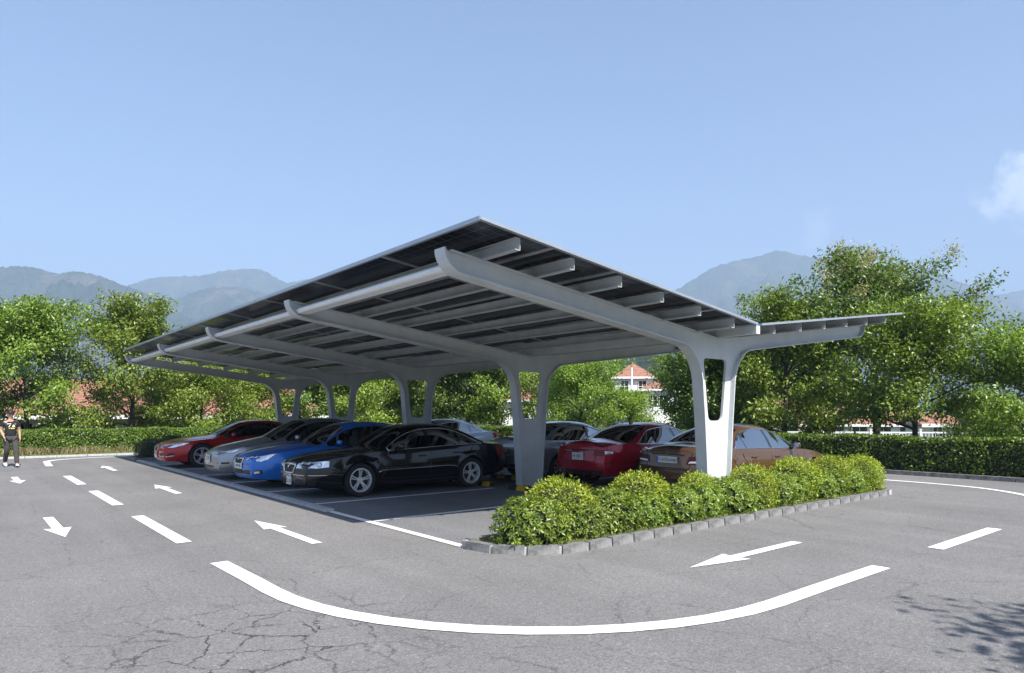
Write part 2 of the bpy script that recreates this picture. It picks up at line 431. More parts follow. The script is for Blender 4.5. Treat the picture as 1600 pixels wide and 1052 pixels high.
def hillmat(name, c1, c2, c3, sc):
    m, n, l, p = newmat(name)
    tc = n.new('ShaderNodeTexCoord')
    a = n.new('ShaderNodeTexNoise'); a.inputs['Scale'].default_value = 0.012 * sc; a.inputs['Detail'].default_value = 9; a.inputs['Roughness'].default_value = 0.65
    b = n.new('ShaderNodeTexNoise'); b.inputs['Scale'].default_value = 0.09 * sc; b.inputs['Detail'].default_value = 6; b.inputs['Roughness'].default_value = 0.7
    l.new(tc.outputs['Object'], a.inputs['Vector']); l.new(tc.outputs['Object'], b.inputs['Vector'])
    cr = n.new('ShaderNodeValToRGB'); e = cr.color_ramp.elements
    e[0].position = 0.38; e[0].color = (*c1, 1); e[1].position = 0.72; e[1].color = (*c3, 1)
    x = e.new(0.52); x.color = (*c2, 1)
    l.new(a.outputs['Fac'], cr.inputs[0])
    mp = n.new('ShaderNodeMapRange'); mp.inputs['From Min'].default_value = 0.3; mp.inputs['From Max'].default_value = 0.7; mp.inputs['To Min'].default_value = 0.3; mp.inputs['To Max'].default_value = 1.8
    l.new(b.outputs['Fac'], mp.inputs['Value'])
    sc_ = n.new('ShaderNodeVectorMath'); sc_.operation = 'SCALE'; l.new(cr.outputs[0], sc_.inputs[0]); l.new(mp.outputs[0], sc_.inputs['Scale'])
    l.new(sc_.outputs[0], p.inputs['Base Color']); p.inputs['Roughness'].default_value = 1.0; p.inputs['Specular IOR Level'].default_value = 0.0
    bp = n.new('ShaderNodeBump'); bp.inputs['Strength'].default_value = 0.9; bp.inputs['Distance'].default_value = 9.0
    l.new(b.outputs['Fac'], bp.inputs['Height']); l.new(bp.outputs[0], p.inputs['Normal'])
    return m
M['hill'] = hillmat('forested_hill', (0.022, 0.036, 0.018), (0.04, 0.055, 0.03), (0.12, 0.095, 0.065), 1.0)

# ================================================================== THE SETTING
# lot: x runs along the parked cars, y runs along the carport
LX0, LX1, LY0, LY1 = -16.0, 20.0, -14.0, 32.0
road = struct(part('road', [(LX0, LY0, 0), (LX1, LY0, 0), (LX1, LY1, 0), (LX0, LY1, 0)], [(0, 1, 2, 3)], M['road']))
bay = struct(part('parking_bays', [(5.05, 7.05, .004), (15.45, 7.05, .004), (15.45, 26.9, .004), (5.05, 26.9, .004)], [(0, 1, 2, 3)], M['bay']))

def terrain_z(x, y):
    dx, dy = max(LX0 - x, x - LX1, 0), max(LY0 - y, y - LY1, 0)
    return -0.03 - max(1.45 * sstep(4, 16, dy), 0.35 * sstep(2, 10, dx) + 1.1 * sstep(15, 26, dx))
def terrain():
    def axis(a, b):
        pts = [a - q for q in (9000, 4000, 1500, 600, 250, 120, 60, 36, 24, 18, 14, 11, 8, 6, 4, 2, 0.02)] + list(np.linspace(a + 1, b - 1, 7)) + [b + q for q in (0.02, 2, 4, 6, 8, 11, 14, 18, 24, 36, 60, 120, 250, 600, 1500, 4000, 9000)]
        return pts
    xs, ys = axis(LX0, LX1), axis(LY0, LY1)
    v = [(x, y, terrain_z(x, y) + (0.12 * noise.noise((x * .1, y * .1, 0)) * sstep(2, 8, max(LX0 - x, x - LX1, LY0 - y, y - LY1)))) for y in ys for x in xs]
    w = len(xs)
    f = [(j * w + i, j * w + i + 1, (j + 1) * w + i + 1, (j + 1) * w + i) for j in range(len(ys) - 1) for i in range(w - 1)]
    return struct(part('ground', v, f, M['land'], smooth=True))
terrain()

# ---- painted markings (children of the road)
def mark(name, poly, z=0.008, parent=road, mat='mark'):
    return part(name, [(p[0], p[1], z) for p in poly], [tuple(range(len(poly)))], M[mat], parent)
def ccw(poly):
    a = sum(poly[i][0] * poly[(i + 1) % len(poly)][1] - poly[(i + 1) % len(poly)][0] * poly[i][1] for i in range(len(poly)))
    return poly if a > 0 else poly[::-1]
def band(name, pts, w, z=0.008):
    pts = [Vector((p[0], p[1])) for p in pts]; L, R = [], []
    for i, p in enumerate(pts):
        d = (pts[min(i + 1, len(pts) - 1)] - pts[max(i - 1, 0)]).normalized(); nn = Vector((-d.y, d.x)) * w / 2
        L.append(p + nn); R.append(p - nn)
    n = len(pts)
    v = [(p.x, p.y, z) for p in L] + [(p.x, p.y, z) for p in R]
    return part(name, v, [(n + i, n + i + 1, i + 1, i) for i in range(n - 1)], M['mark'], road)
LW = 0.185
for a0, a1 in ((9.55, 12.5), (14.2, 17.1), (18.8, 21.6)):
    band('lane_dash', [(2.31, a0), (2.31, a1)], LW)
for b0, b1 in ((9.45, 11.75), (13.8, 16.1)):
    band('lane_dash', [(b0, 3.19), (b1, 3.19)], LW)
cv = [(2.31, 8.05), (2.33, 7.0)]
for t in np.linspace(0, 1, 14):
    th = PI + t * PI / 2
    cv.append((5.6 + 3.27 * math.cos(th), 6.45 + 3.27 * math.sin(th)))
cv += [(6.6, 3.19), (7.87, 3.19)]
band('lane_curve', cv, 0.19)
cv = [(2.31, 25.9), (2.36, 27.0)]
for t in np.linspace(0.2, 1, 10):
    th = PI - t * PI / 2
    cv.append((4.3 + 1.95 * math.cos(th), 27.85 + 1.95 * math.sin(th)))
cv += [(5.6, 29.82), (9.5, 29.82)]
band('lane_curve', cv, 0.19)
cv = [(18.15, 8.6), (18.1, 6.6), (17.9, 5.3), (17.0, 4.1), (16.2, 3.6)]
pf = [pchip([(i, c[k]) for i, c in enumerate(cv)]) for k in (0, 1)]
band('lane_curve', [(pf[0](t), pf[1](t)) for t in np.linspace(0, 4, 18)], 0.16)
def arrow(tip, d, length, hw=0.155, hl=0.92, sw=0.07):
    d = Vector(d).normalized(); nn = Vector((-d.y, d.x)); tip = Vector(tip)
    q = [tip, tip - d * hl + nn * hw * 1.12, tip - d * hl * .97 + nn * sw, tip - d * length + nn * sw, tip - d * length - nn * sw, tip - d * hl * .97 - nn * sw, tip - d * hl - nn * hw * 1.12]
    mark('lane_arrow', ccw([tuple(p) for p in q]))
arrow((3.63, 10.8), (0, 1), 2.4); arrow((3.62, 17.66), (0, 1), 2.25); arrow((3.62, 25.0), (0, 1), 2.3)
arrow((1.16, 11.0), (0, -1), 2.25); arrow((1.2, 20.0), (0, -1), 2.1)
arrow((6.2, 4.5), (-1, 0), 2.33, hw=0.165); arrow((18.3, 1.3), (-1, 0), 2.3)
# bay lines
for k in range(8):
    y = 9.57 + 2.465 * k
    if y < 26.6:
        band('bay_line', [(5.06, y), (9.35, y)], 0.115, 0.0085)
        band('bay_line', [(11.2, y), (15.4, y)], 0.115, 0.0085)
band('bay_line', [(4.98, 7.02), (4.98, 10.95)], 0.12, 0.0085)
band('bay_line', [(15.45, 7.3), (15.45, 26.7)], 0.10, 0.0085)
# low concrete edging along the bays
mb = MB(); y = 10.98
while y < 26.6:
    y2 = min(y + 1.0, 26.7); mb.box((4.975, (y + y2) / 2, 0.02), (0.15, y2 - y - 0.008, 0.05)); y = y2
struct(mb.build('bay_edging', M['concrete']))
mb = MB()
for i in range(46):
    mb.box((LX1 + 0.06, LY0 + 0.5 + i, 0.05), (0.14, 0.985, 0.12))
struct(mb.build('lot_kerb', M['stone']))
mb = MB()
for i in range(36):
    mb.box((LX0 + 0.5 + i, LY1 - 0.9, 0.03), (0.985, 0.14, 0.08))
struct(mb.build('verge_kerb', M['concrete']))

# ---- hills, from their skyline in the photograph
def hill(name, sky_pts, D, depth, seed, amp):
    xs = [p[0] for p in sky_pts]; f = pchip(sky_pts)
    n_s = int(max(90, min(240, (xs[-1] - xs[0]) / 3.2))); n_t = 64
    v = []
    for i in range(n_s + 1):
        px = xs[0] + (xs[-1] - xs[0]) * i / n_s
        crest = at_depth(px, f(px), D)
        base_dir = at_depth(px, HOR, 1.0); ddir = Vector((base_dir.x, base_dir.y, 0))
        hz = max(crest.z, 0.5)
        for j in range(n_t + 1):
            t = -1 + 2 * j / n_t                      # -1 the foot towards us, 0 the crest, 1 behind
            p = ddir * D + ddir.normalized() * (t * depth)
            q = Vector((p.x, p.y, seed * 97.0))
            rg = noise.ridged_multi_fractal(q * (2.8 / depth), 1.0, 2.1, 5, 1.0, 2.0) - 1.1
            fb = noise.fractal(q * (6.0 / depth), 1.0, 2.0, 5)
            prof = (1 - abs(t)) ** 1.15
            off = (rg * 0.26 + fb * 0.12) * amp * hz * min(1, abs(t) * 4.0) * min(1, (1 - abs(t)) * 2)
            jag = noise.fractal(Vector((px * 0.13, seed, 0)), 0.7, 2.0, 5) * 0.010 * hz * (1 - min(1, abs(t) * 8))
            v.append((p.x, p.y, max(-4, -4 + (hz + 4) * prof + off + jag)))
    w = n_t + 1
    fc = [(i * w + j, (i + 1) * w + j, (i + 1) * w + j + 1, i * w + j + 1) for i in range(n_s) for j in range(n_t)]
    return struct(part(name, v, fc, M['hill'], smooth=True))
hill('hill', [(-420, 470), (-200, 430), (-60, 421), (0, 418), (30, 416), (62, 420), (92, 428), (115, 424), (150, 430), (190, 445), (235, 461), (270, 484), (310, 505), (360, 530), (440, 566), (520, 610), (560, 640)], 1650, 600, 1, 1.3)
hill('hill', [(120, 560), (180, 522), (230, 490), (275, 468), (330, 450), (370, 449), (400, 455), (450, 470), (520, 500), (600, 545), (680, 610)], 2000, 600, 2, 1.2)
hill('hill', [(60, 520), (150, 466), (200, 446), (250, 433), (310, 431), (360, 422), (400, 420), (430, 433), (448, 442), (480, 437), (520, 450), (580, 480), (680, 540), (760, 610)], 2600, 700, 3, 1.0)
hill('mountain', [(860, 600), (940, 530), (1000, 486), (1040, 463), (1080, 439), (1120, 416), (1150, 408), (1190, 399), (1215, 392), (1250, 399), (1290, 405), (1350, 416), (1410, 413), (1450, 419), (1490, 437), (1530, 452), (1580, 474), (1660, 520), (1760, 600)], 2500, 800, 4, 1.0)
hill('mountain', [(1400, 560), (1480, 488), (1540, 464), (1570, 459), (1600, 453), (1680, 440), (1780, 452), (1900, 520)], 3100, 800, 5, 0.8)
hill('hill', [(1380, 600), (1450, 545), (1520, 514), (1570, 497), (1620, 486), (1720, 470), (1850, 500), (1960, 560)], 2000, 600, 6, 1.0)
hill('hill', [(540, 640), (640, 600), (740, 572), (840, 560), (940, 552), (1040, 556), (1150, 575), (1260, 605), (1400, 640)], 330, 130, 7, 0.8)

# ================================================================== VEGETATION
def leaf_geo(c, ax, nr, L, W, fold=0.25):
    """many folded diamond leaves as numpy arrays"""
    c, ax, nr = np.asarray(c), np.asarray(ax), np.asarray(nr)
    ax = ax / np.linalg.norm(ax, axis=1, keepdims=True)
    sd = np.cross(nr, ax); sd /= (np.linalg.norm(sd, axis=1, keepdims=True) + 1e-9)
    up = np.cross(ax, sd)
    L = np.asarray(L).reshape(-1, 1); W = np.asarray(W).reshape(-1, 1)
    mid = c + ax * L * 0.45 + up * W * fold
    v = np.empty((len(c), 4, 3))
    v[:, 0] = c; v[:, 1] = mid + sd * W * 0.5; v[:, 2] = c + ax * L - up * L * 0.12; v[:, 3] = mid - sd * W * 0.5
    return v.reshape(-1, 3)
def leaf_mesh(name, vs, mats, midx=None):
    n = len(vs) // 4
    me = bpy.data.meshes.new(name)
    me.vertices.add(len(vs)); me.vertices.foreach_set('co', vs.astype(np.float32).ravel())
    b = np.arange(n) * 4
    tri = np.stack([b, b + 1, b + 2, b, b + 2, b + 3], 1).ravel().astype(np.int32)
    me.loops.add(len(tri)); me.loops.foreach_set('vertex_index', tri)
    me.polygons.add(2 * n); me.polygons.foreach_set('loop_start', np.arange(2 * n, dtype=np.int32) * 3)
    for m in (mats if isinstance(mats, (list, tuple)) else [mats]): me.materials.append(m)
    if midx is not None: me.polygons.foreach_set('material_index', np.repeat(np.asarray(midx, dtype=np.int32), 2))
    me.update(calc_edges=True)
    return me
def unit(n, rng):
    v = rng.normal(size=(n, 3)); return v / np.linalg.norm(v, axis=1, keepdims=True)

def make_tree(seed, H, R, hb, leafmat_, nl=9000, lsize=0.145, blossom=False, top=0.85):
    rng = np.random.default_rng(seed); r = random.Random(seed)
    mb = MB()
    tp = []
    wob = [r.uniform(-.05, .05) for _ in range(4)]
    for i in range(9):
        t = i / 8
        tp.append(Vector((wob[0] * H * math.sin(t * 3) * .5, wob[1] * H * math.sin(t * 2.4) * .5, t * H * 0.8)))
    r0 = 0.017 * H + 0.02
    mb.tube(tp, [r0 * (1.25 if i == 0 else 1) * (1 - 0.8 * i / 8) for i in range(9)], 8)
    cents = []
    def trunk_at(t): 
        k = min(max(t, 0), 0.999) * 8; i = int(k); return tp[i].lerp(tp[i + 1], k - i)
    nb = 17
    for b in range(nb):
        u = (b + r.uniform(-.3, .3)) / (nb - 1); u = min(max(u, 0), 1)
        hz = hb + (H * 0.74 - hb) * u
        p = trunk_at(hz / (H * 0.8)); az = b * 2.399 + r.uniform(-.3, .3)
        el = math.radians(12 + 52 * u + r.uniform(-8, 8))
        env = R * (0.72 + 0.42 * math.sin(PI * min(1, u * 0.9 + 0.12))) * (1 - 0.42 * u)
        ln = env * r.uniform(.8, 1.12) / max(0.5, math.cos(el)) * (0.9 if u > .7 else 1)
        ln = min(ln, (H - hz) / max(.25, math.sin(el)) * 1.02)
        d = Vector((math.cos(az) * math.cos(el), math.sin(az) * math.cos(el), math.sin(el)))
        pts = [p]
        for k in range(1, 6):
            dd = (d + Vector((r.uniform(-.16, .16), r.uniform(-.16, .16), r.uniform(-.05, .16)))).normalized()
            pts.append(pts[-1] + dd * ln / 5)
        rb = r0 * (0.5 - 0.28 * u)
        mb.tube(pts, [rb * (1 - .16 * k) for k in range(6)], 5, caps=False)
        cents += [pts[-1], pts[-2], pts[-3].lerp(pts[-2], .4)]
        for s in range(6):
            k = r.uniform(1.2, 4.8); i = int(k); q = pts[i].lerp(pts[min(i + 1, 5)], k - i)
            sd = (d + Vector((r.uniform(-1, 1), r.uniform(-1, 1), r.uniform(-.35, .75)))).normalized()
            l2 = ln * r.uniform(.22, .5)
            e = q + sd * l2; mid = q.lerp(e, .5) + Vector((0, 0, r.uniform(-.04, .08)))
            mb.tube([q, mid, e], [rb * .35, rb * .24, rb * .1], 4, caps=False)
            cents += [e, mid] if r.random() < .75 else [e]
    for k in range(26):                                             # leader shoots make the ragged top
        az = r.uniform(0, 2 * PI); rr = R * .5 * math.sqrt(r.random())
        e = Vector((math.cos(az) * rr, math.sin(az) * rr, H * r.uniform(.72, .97) - rr * .5)); b0 = trunk_at(r.uniform(.7, .98))
        mb.tube([b0, b0.lerp(e, .5) + Vector((0, 0, -.05)), e], [.02, .014, .006], 4, caps=False); cents += [e, b0.lerp(e, .6)]
    cents = np.array([tuple(c) for c in cents])
    cents[:, 2] = np.clip(cents[:, 2], hb * .72, H)
    per = np.maximum(rng.poisson(nl / len(cents), len(cents)), 12)
    idx = np.repeat(np.arange(len(cents)), per); n = len(idx)
    spread = rng.uniform(.75, 1.3, len(cents))[idx, None]
    off = np.clip(rng.normal(size=(n, 3)), -1.7, 1.7) * np.array([.30, .30, .20]) * spread * (R / 2.3) ** .5
    c = cents[idx] + off
    outw = c - np.array([0, 0, H * .5]); outw /= np.linalg.norm(outw, axis=1, keepdims=True) + 1e-6
    nr = unit(n, rng) * .75 + np.array([0, 0, .75]) + outw * .45
    ax = unit(n, rng) + outw * .6 + np.array([0, 0, -.25])
    L = lsize * rng.uniform(.65, 1.3, n)
    mats = [leafmat_]; mi = np.zeros(n, int)
    vs = leaf_geo(c, ax, nr, L, L * .62)
    if blossom:
        sel = rng.choice(len(cents), 60, p=(lambda w: w / w.sum())(np.clip(cents[:, 2] - H * .6, 0, None) ** 1.2 + 1e-9))
        bi = np.repeat(sel, 90); nb_ = len(bi)
        bc = cents[bi] + (cents[bi] - np.array([0, 0, H * .55])) * .06 + np.array([0, 0, .16]) + rng.normal(size=(nb_, 3)) * np.array([.16, .16, .2])
        bl = rng.uniform(.06, .12, nb_)
        vs = np.concatenate([vs, leaf_geo(bc, unit(nb_, rng) + np.array([0, 0, .6]), unit(nb_, rng), bl, bl * .45)])
        mats.append(M['flower']); mi = np.concatenate([mi, np.ones(nb_, int)])
    return leaf_mesh('crown', vs, mats, mi), mb.mesh('trunk', M['bark'], smooth=True)

TV = {}
def tree_kind(key, *a, **k):
    if key not in TV: TV[key] = make_tree(*a, **k)
    return TV[key]
def tree(loc, kind, scale, rz, label, group=None, sz=1.0):
    crown, trunk = TV[kind]
    e = empty('tree', (loc[0], loc[1], terrain_z(loc[0], loc[1]) - .02), rz)
    e.scale = (scale, scale, scale * sz)
    obj('crown', crown, e); obj('trunk', trunk, e)
    return tag(e, label, 'tree', group)
tree_kind('round', 21, 6.2, 2.6, 1.0, M['leaf_tree'], 21000)
tree_kind('oval', 22, 6.8, 2.45, 0.9, M['leaf_tree3'], 25000)
tree_kind('dark', 23, 6.0, 2.4, 1.1, M['leaf_tree2'], 18000, 0.155)
tree_kind('low', 24, 4.6, 2.3, 0.7, M['leaf_tree3'], 18000, 0.13)
tree_kind('flower', 25, 8.6, 2.9, 2.2, M['leaf_tree2'], 21000, 0.16, True)
tree_kind('spread', 26, 6.1, 2.9, 1.5, M['leaf_tree'], 22000, 0.14)

G = 'trees round the car park'
TREES = [
 (on_y(45, 600, 35.2), 'round', .97, .4, 'leafy green tree behind the walking man, leftmost in the picture', 1.05),
 (on_y(203, 600, 35.4), 'oval', .95, 1.3, 'tall bright green tree left of the far end of the carport', 1.05),
 (on_y(-60, 600, 37.0), 'dark', 1.1, 2.0, 'dark green tree cut off by the left edge of the picture', 1.0),
 (on_y(318, 600, 36.0), 'low', .92, 2.2, 'low bright green tree above the parked red saloon with silver grille', .95),
 (on_y(262, 600, 38.5), 'low', .8, 0.9, 'small bushy tree behind the tall bright green tree left of the carport', .9),
 (on_y(392, 600, 38.0), 'low', .92, 0.2, 'bushy tree seen under the far left wing of the carport', 1.0),
 (on_y(470, 600, 38.5), 'dark', .95, 1.0, 'dark tree seen between the farthest two carport supports', 1.0),
 (on_y(545, 600, 37.5), 'low', 1.05, 3.0, 'pale leafy tree seen just right of the second farthest support', 1.0),
 (on_y(610, 600, 40.5), 'oval', 1.0, 2.6, 'tree seen just left of the middle carport support', .95),
 (on_x(668, 600, 24.0), 'dark', 1.12, 4.0, 'dark tree showing through the middle carport support', 1.0),
 (on_x(728, 600, 24.4), 'dark', 1.2, 5.0, 'dense dark tree between the second and middle supports', 1.0),
 (on_x(778, 600, 26.0), 'round', 1.05, .9, 'tree just left of the second carport support', 1.0),
 (on_x(700, 600, 31.0), 'dark', 1.5, 1.9, 'big dark tree furthest back in the wood behind the carport', 1.0),
 (on_x(905, 600, 27.0), 'spread', .8, .6, 'rounded tree behind the silver and red cars', .98),
 (on_x(868, 600, 30.0), 'dark', .8, 1.6, 'dark tree immediately right of the second carport support', 1.0),
 (on_x(985, 600, 30.0), 'low', .72, 1.1, 'low leafy tree in front of the white house with red roof', .95),
 (on_x(1078, 600, 26.0), 'round', .72, 2.5, 'tree just left of the near carport support', .98),
 (on_x(1112, 600, 25.0), 'dark', .88, 2.9, 'dark tree seen through the slot of the near support', 1.0),
 (on_x(1222, 600, 25.0), 'oval', .92, 5.2, 'leafy tree right behind the near support and brown car', 1.0),
 (on_x(1372, 600, 27.5), 'flower', .94, 1.0, 'tallest tree, with pale blossom at its top', 1.0),
 (on_x(1430, 600, 23.4), 'spread', .83, 1.2, 'broad spreading tree with dark forked trunk above the right hedge', 1.0),
 (on_x(1608, 600, 23.6), 'round', .68, .1, 'green tree cut off by the right edge of the picture', .98),
 (on_x(1535, 600, 31.0), 'low', .62, 3.1, 'small tree in the gap left of the rightmost tree', .95),
 (on_x(1270, 600, 33.0), 'dark', .85, .4, 'dark tree filling the gap behind the blossoming tree', 1.0),
 (on_x(1170, 600, 32.0), 'dark', .95, 3.4, 'dark tree in the second row behind the near support', 1.0),
 ((6.85, -5.35, 0), 'round', .96, .5, 'tree whose shadow falls on the near right corner of the road', 1.0),
]
for loc, k, s, rz, lab, sz in TREES:
    tree(loc, k, s, rz, lab, G, sz)

# ---- hedges
def hedge(name, x0, y0, x1, y1, w, h, seed, dens, label, lsize=0.062):
    rng = np.random.default_rng(seed)
    ln = math.hypot(x1 - x0, y1 - y0); ang = math.atan2(y1 - y0, x1 - x0)
    e = empty(name, ((x0 + x1) / 2, (y0 + y1) / 2, terrain_z((x0 + x1) / 2, (y0 + y1) / 2)), ang)
    def wave(u, k): return 0.045 * np.sin(u * 1.9 + k) + 0.03 * np.sin(u * 4.7 + 2 * k) + 0.02 * np.sin(u * 11.0 + k * 3)
    nf, nt = int(ln * h * dens), int(ln * w * dens * .9)
    c, nr = [], []
    for side, n in ((-1, nf), (1, nf // 3)):
        u = rng.uniform(-ln / 2, ln / 2, n); z = h * rng.uniform(0.03, 1, n) ** .9
        yy = side * (w / 2 + wave(u, side) + 0.035 * np.sin(z * 7 + u * 2.3) - rng.uniform(0, 1, n) ** 1.6 * .16)
        c.append(np.stack([u, yy, z], 1)); nr.append(np.tile([0, side * 1.0, .35], (n, 1)))
    u = rng.uniform(-ln / 2, ln / 2, nt); yy = rng.uniform(-w / 2, w / 2, nt)
    z = h + wave(u, 3) * .5 + rng.uniform(-.05, .03, nt)
    c.append(np.stack([u, yy, z], 1)); nr.append(np.tile([0, 0, 1.0], (nt, 1)))
    ns = int(ln * 5)
    u = rng.uniform(-ln / 2, ln / 2, ns)
    c.append(np.stack([u, rng.uniform(-w / 2, w / 2, ns), h + rng.uniform(0, .09, ns)], 1)); nr.append(np.tile([0, 0, 1.0], (ns, 1)))
    c = np.concatenate(c); nr = np.concatenate(nr); n = len(c)
    nn = nr + unit(n, rng) * .8
    ax = unit(n, rng) + nr * .5 + np.array([0, 0, .2])
    L = lsize * rng.uniform(.7, 1.5, n)
    obj('foliage', leaf_mesh('foliage', leaf_geo(c, ax, nn, L, L * .68), M['leaf_hedge']), e)
    mb = MB(); mb.box((0, 0, h * .45), (ln - .1, w - .34, h * .86))  # solid block, coloured dark as the shade inside the hedge
    mb.build('shade_core', M['core'], e)
    return tag(e, label, 'hedge')
hedge('hedge', 20.75, -6, 20.75, 31.6, 0.9, 1.0, 5, 1900, 'long clipped green hedge along the right side of the car park, behind the brown car')
hedge('hedge', -12, 32.75, 19.9, 32.75, .9, 1.0, 6, 1000, 'clipped green hedge behind the walking man on the left', 0.075)

# ---- grass: verge before the left hedge, planter turf
def grass(name, n, region, h, mat, seed, parent=None):
    rng = np.random.default_rng(seed)
    c = region(rng, n)
    ax = unit(n, rng) * .55 + np.array([0, 0, 1.0]); L = rng.uniform(.5, 1.25, n) * h
    o = obj(name, leaf_mesh(name, leaf_geo(c, ax, unit(n, rng), L, L * .10 + .004), M[mat]), parent)
    o['kind'] = 'stuff'
    return o
def verge(rng, n):
    x = rng.uniform(-10, 8.5, n); y = rng.uniform(31.2, 32.3, n)
    return np.stack([x, y, np.full(n, 0.0)], 1)
struct(part('verge', [(-12, 31.1, .012), (20, 31.1, .012), (20, 32.6, .012), (-12, 32.6, .012)], [(0, 1, 2, 3)], M['soil']))
o = grass('verge_grass', 15000, verge, .13, 'grass', 3); tag(o, 'short grass strip below the left hedge', 'grass')
def tufts(rng, n):
    tc = np.stack([rng.uniform(-3, 7.6, 46), rng.uniform(31.9, 32.35, 46)], 1); k = rng.integers(0, 46, n)
    p = tc[k] + rng.normal(size=(n, 2)) * .12
    return np.stack([p[:, 0], p[:, 1], np.full(n, 0.0)], 1)
o = grass('dry_grass', 4200, tufts, .34, 'drygrass', 4); tag(o, 'dry straw coloured grass tufts against the left hedge', 'grass')

# ---- planter in front of the carport
def planter_outline(x0, x1, y0, y1, r, n=9, inset=0.0):
    pts = []
    for k in range(n):
        th = PI + (PI / 2) * k / (n - 1)
        pts.append((x0 + r + (r - inset) * math.cos(th), y0 + r + (r - inset) * math.sin(th)))
    r2 = 0.25
    for k in range(5):
        th = 1.5 * PI + (PI / 2) * k / 4
        pts.append((x1 - r2 + (r2 - inset) * math.cos(th), y0 + r2 + (r2 - inset) * math.sin(th)))
    pts += [(x1 - inset, y1 - inset), (x0 + inset, y1 - inset)]
    return pts
PX0, PX1, PY0, PY1 = 4.9, 15.25, 5.86, 7.05
planter = empty('planter_bed', (0, 0, 0)); tag(planter, 'kerbed planting bed at the near end of the carport', 'planter')
ol = planter_outline(PX0, PX1, PY0, PY1, 1.05, inset=.1)
mb = MB(); mb.prism(ol, -.01, .075); mb.build('soil', M['soil'], planter)
# kerb stones along the outline
path = planter_outline(PX0, PX1, PY0, PY1, 1.05, 13, inset=.055)
path = [Vector((p[0], p[1], 0)) for p in path]; path.append(path[0].copy())
def walk(path, step):
    out = [path[0].copy()]; acc = 0.0
    seg = []
    for a, b in zip(path[:-1], path[1:]):
        l = (b - a).length; t = 0.0
        while acc + (l - t) >= step:
            t += step - acc; acc = 0; out.append(a.lerp(b, t / l))
        acc += l - t
    return out
ks = walk(path, 0.415)
sr = random.Random(3)
for i in range(len(ks) - 1):
    a, b = ks[i], ks[i + 1]; d = b - a
    m_ = MB(); lz = .105 + sr.uniform(-.004, .004); ww = .112 + sr.uniform(-.004, .004)
    m_.box((0, 0, lz / 2), (d.length - .02, ww, lz), taper=.975)
    m_.build('kerb_stone', M['stone'], planter, loc=((a.x + b.x) / 2, (a.y + b.y) / 2, 0.0), rot=(0, 0, math.atan2(d.y, d.x)))
m_ = MB()
for a, b in zip(path[:-1], path[1:]):
    d = b - a; m_.box(((a.x + b.x) / 2, (a.y + b.y) / 2, .045), (d.length + .01, .05, .092), rz=math.atan2(d.y, d.x))
m_.build('mortar', M['joint'], planter)
def turf(rng, n):
    x = rng.uniform(5.05, 15.1, n); y = 5.98 + rng.random(n) ** 1.6 * 1.0
    k = ~((x < 5.95) & (np.hypot(x - 5.95, y - 6.91) > .92)); x, y = np.where(k, x, 7.0), y
    return np.stack([x, y, np.full(n, .07)], 1)
grass('turf', 16000, turf, .05, 'grass', 8, planter)

def shrub_mesh(kind, seed):
    rng = np.random.default_rng(seed)
    def dome(n, r, h, z0=.02):
        k = np.arange(n) + .5; ph = k * 2.39996
        cz = 1 - k / n * 1.55
        sr_ = np.sqrt(np.clip(1 - cz ** 2, 0, 1))
        d = np.stack([np.cos(ph) * sr_, np.sin(ph) * sr_, cz], 1) + rng.normal(size=(n, 3)) * .05
        rad = 1 + .10 * np.sin(ph * 3 + seed) * sr_ + rng.uniform(-.08, .06, n)
        p = d * rad[:, None] * np.array([r, r, h * .62]); p[:, 2] += h * .38
        keep = p[:, 2] > .04
        return p[keep], (d / np.linalg.norm(d, axis=1, keepdims=True))[keep]
    C, A, N, L = [], [], [], []
    if kind == 'rosette':
        for n, sc in ((175, 1.0), (60, .88)):
            p, d = dome(n, .43 * sc, .56 * sc)
            for q, nn in zip(p, d):
                nn = nn + rng.normal(size=3) * .25 + np.array([0, 0, .35]); nn /= np.linalg.norm(nn)
                u = np.cross(nn, [.3, .5, .8]); u /= np.linalg.norm(u); w = np.cross(nn, u)
                m = rng.integers(9, 13); th0 = rng.uniform(0, 6.28)
                for k in range(m):
                    th = th0 + k * 2.39996; open_ = .25 + .95 * k / m
                    rad = u * math.cos(th) + w * math.sin(th)
                    a = rad * math.sin(open_ * 1.35) + nn * math.cos(open_ * 1.35)
                    C.append(q + nn * (.012 - .02 * k / m)); A.append(a); N.append(nn * .9 - rad * .3 + rng.normal(size=3) * .12); L.append(rng.uniform(.062, .095) * (.7 + .4 * k / m))
        L = np.array(L); W = L * .36
        core = (.35, .46)
    else:
        big = kind == 'dome'
        for n, sc in ((3400, 1.0), (900, .93)):
            p, d = dome(n, (.46 if big else .48) * sc, (.70 if big else .62) * sc)
            C.append(p); N.append(d + unit(len(p), rng) * .7); A.append(unit(len(p), rng) * .8 + d * .9); L.append(rng.uniform(.03, .058, len(p)))
        C, N, A, L = np.concatenate(C), np.concatenate(N), np.concatenate(A), np.concatenate(L); W = L * .48
        core = (.39, .6) if big else (.41, .53)
    fol = leaf_mesh('foliage', leaf_geo(np.array(C), np.array(A), np.array(N), L, W, .2), M[{'rosette': 'leaf_ros', 'dome': 'leaf_dome', 'box': 'leaf_box'}[kind]])
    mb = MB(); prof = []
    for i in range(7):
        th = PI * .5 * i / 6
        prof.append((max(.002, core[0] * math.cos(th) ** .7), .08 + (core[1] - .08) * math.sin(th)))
    mb.lathe([(.10, .0)] + prof, 12, 'z')  # solid dome, coloured dark for shaded gaps in the foliage
    return fol, mb.mesh('shade_core', M['core'], smooth=True)
SV = {(k, i): shrub_mesh(k, 40 + i + 7 * len(k)) for k, cnt in (('rosette', 3), ('dome', 2), ('box', 1)) for i in range(cnt)}
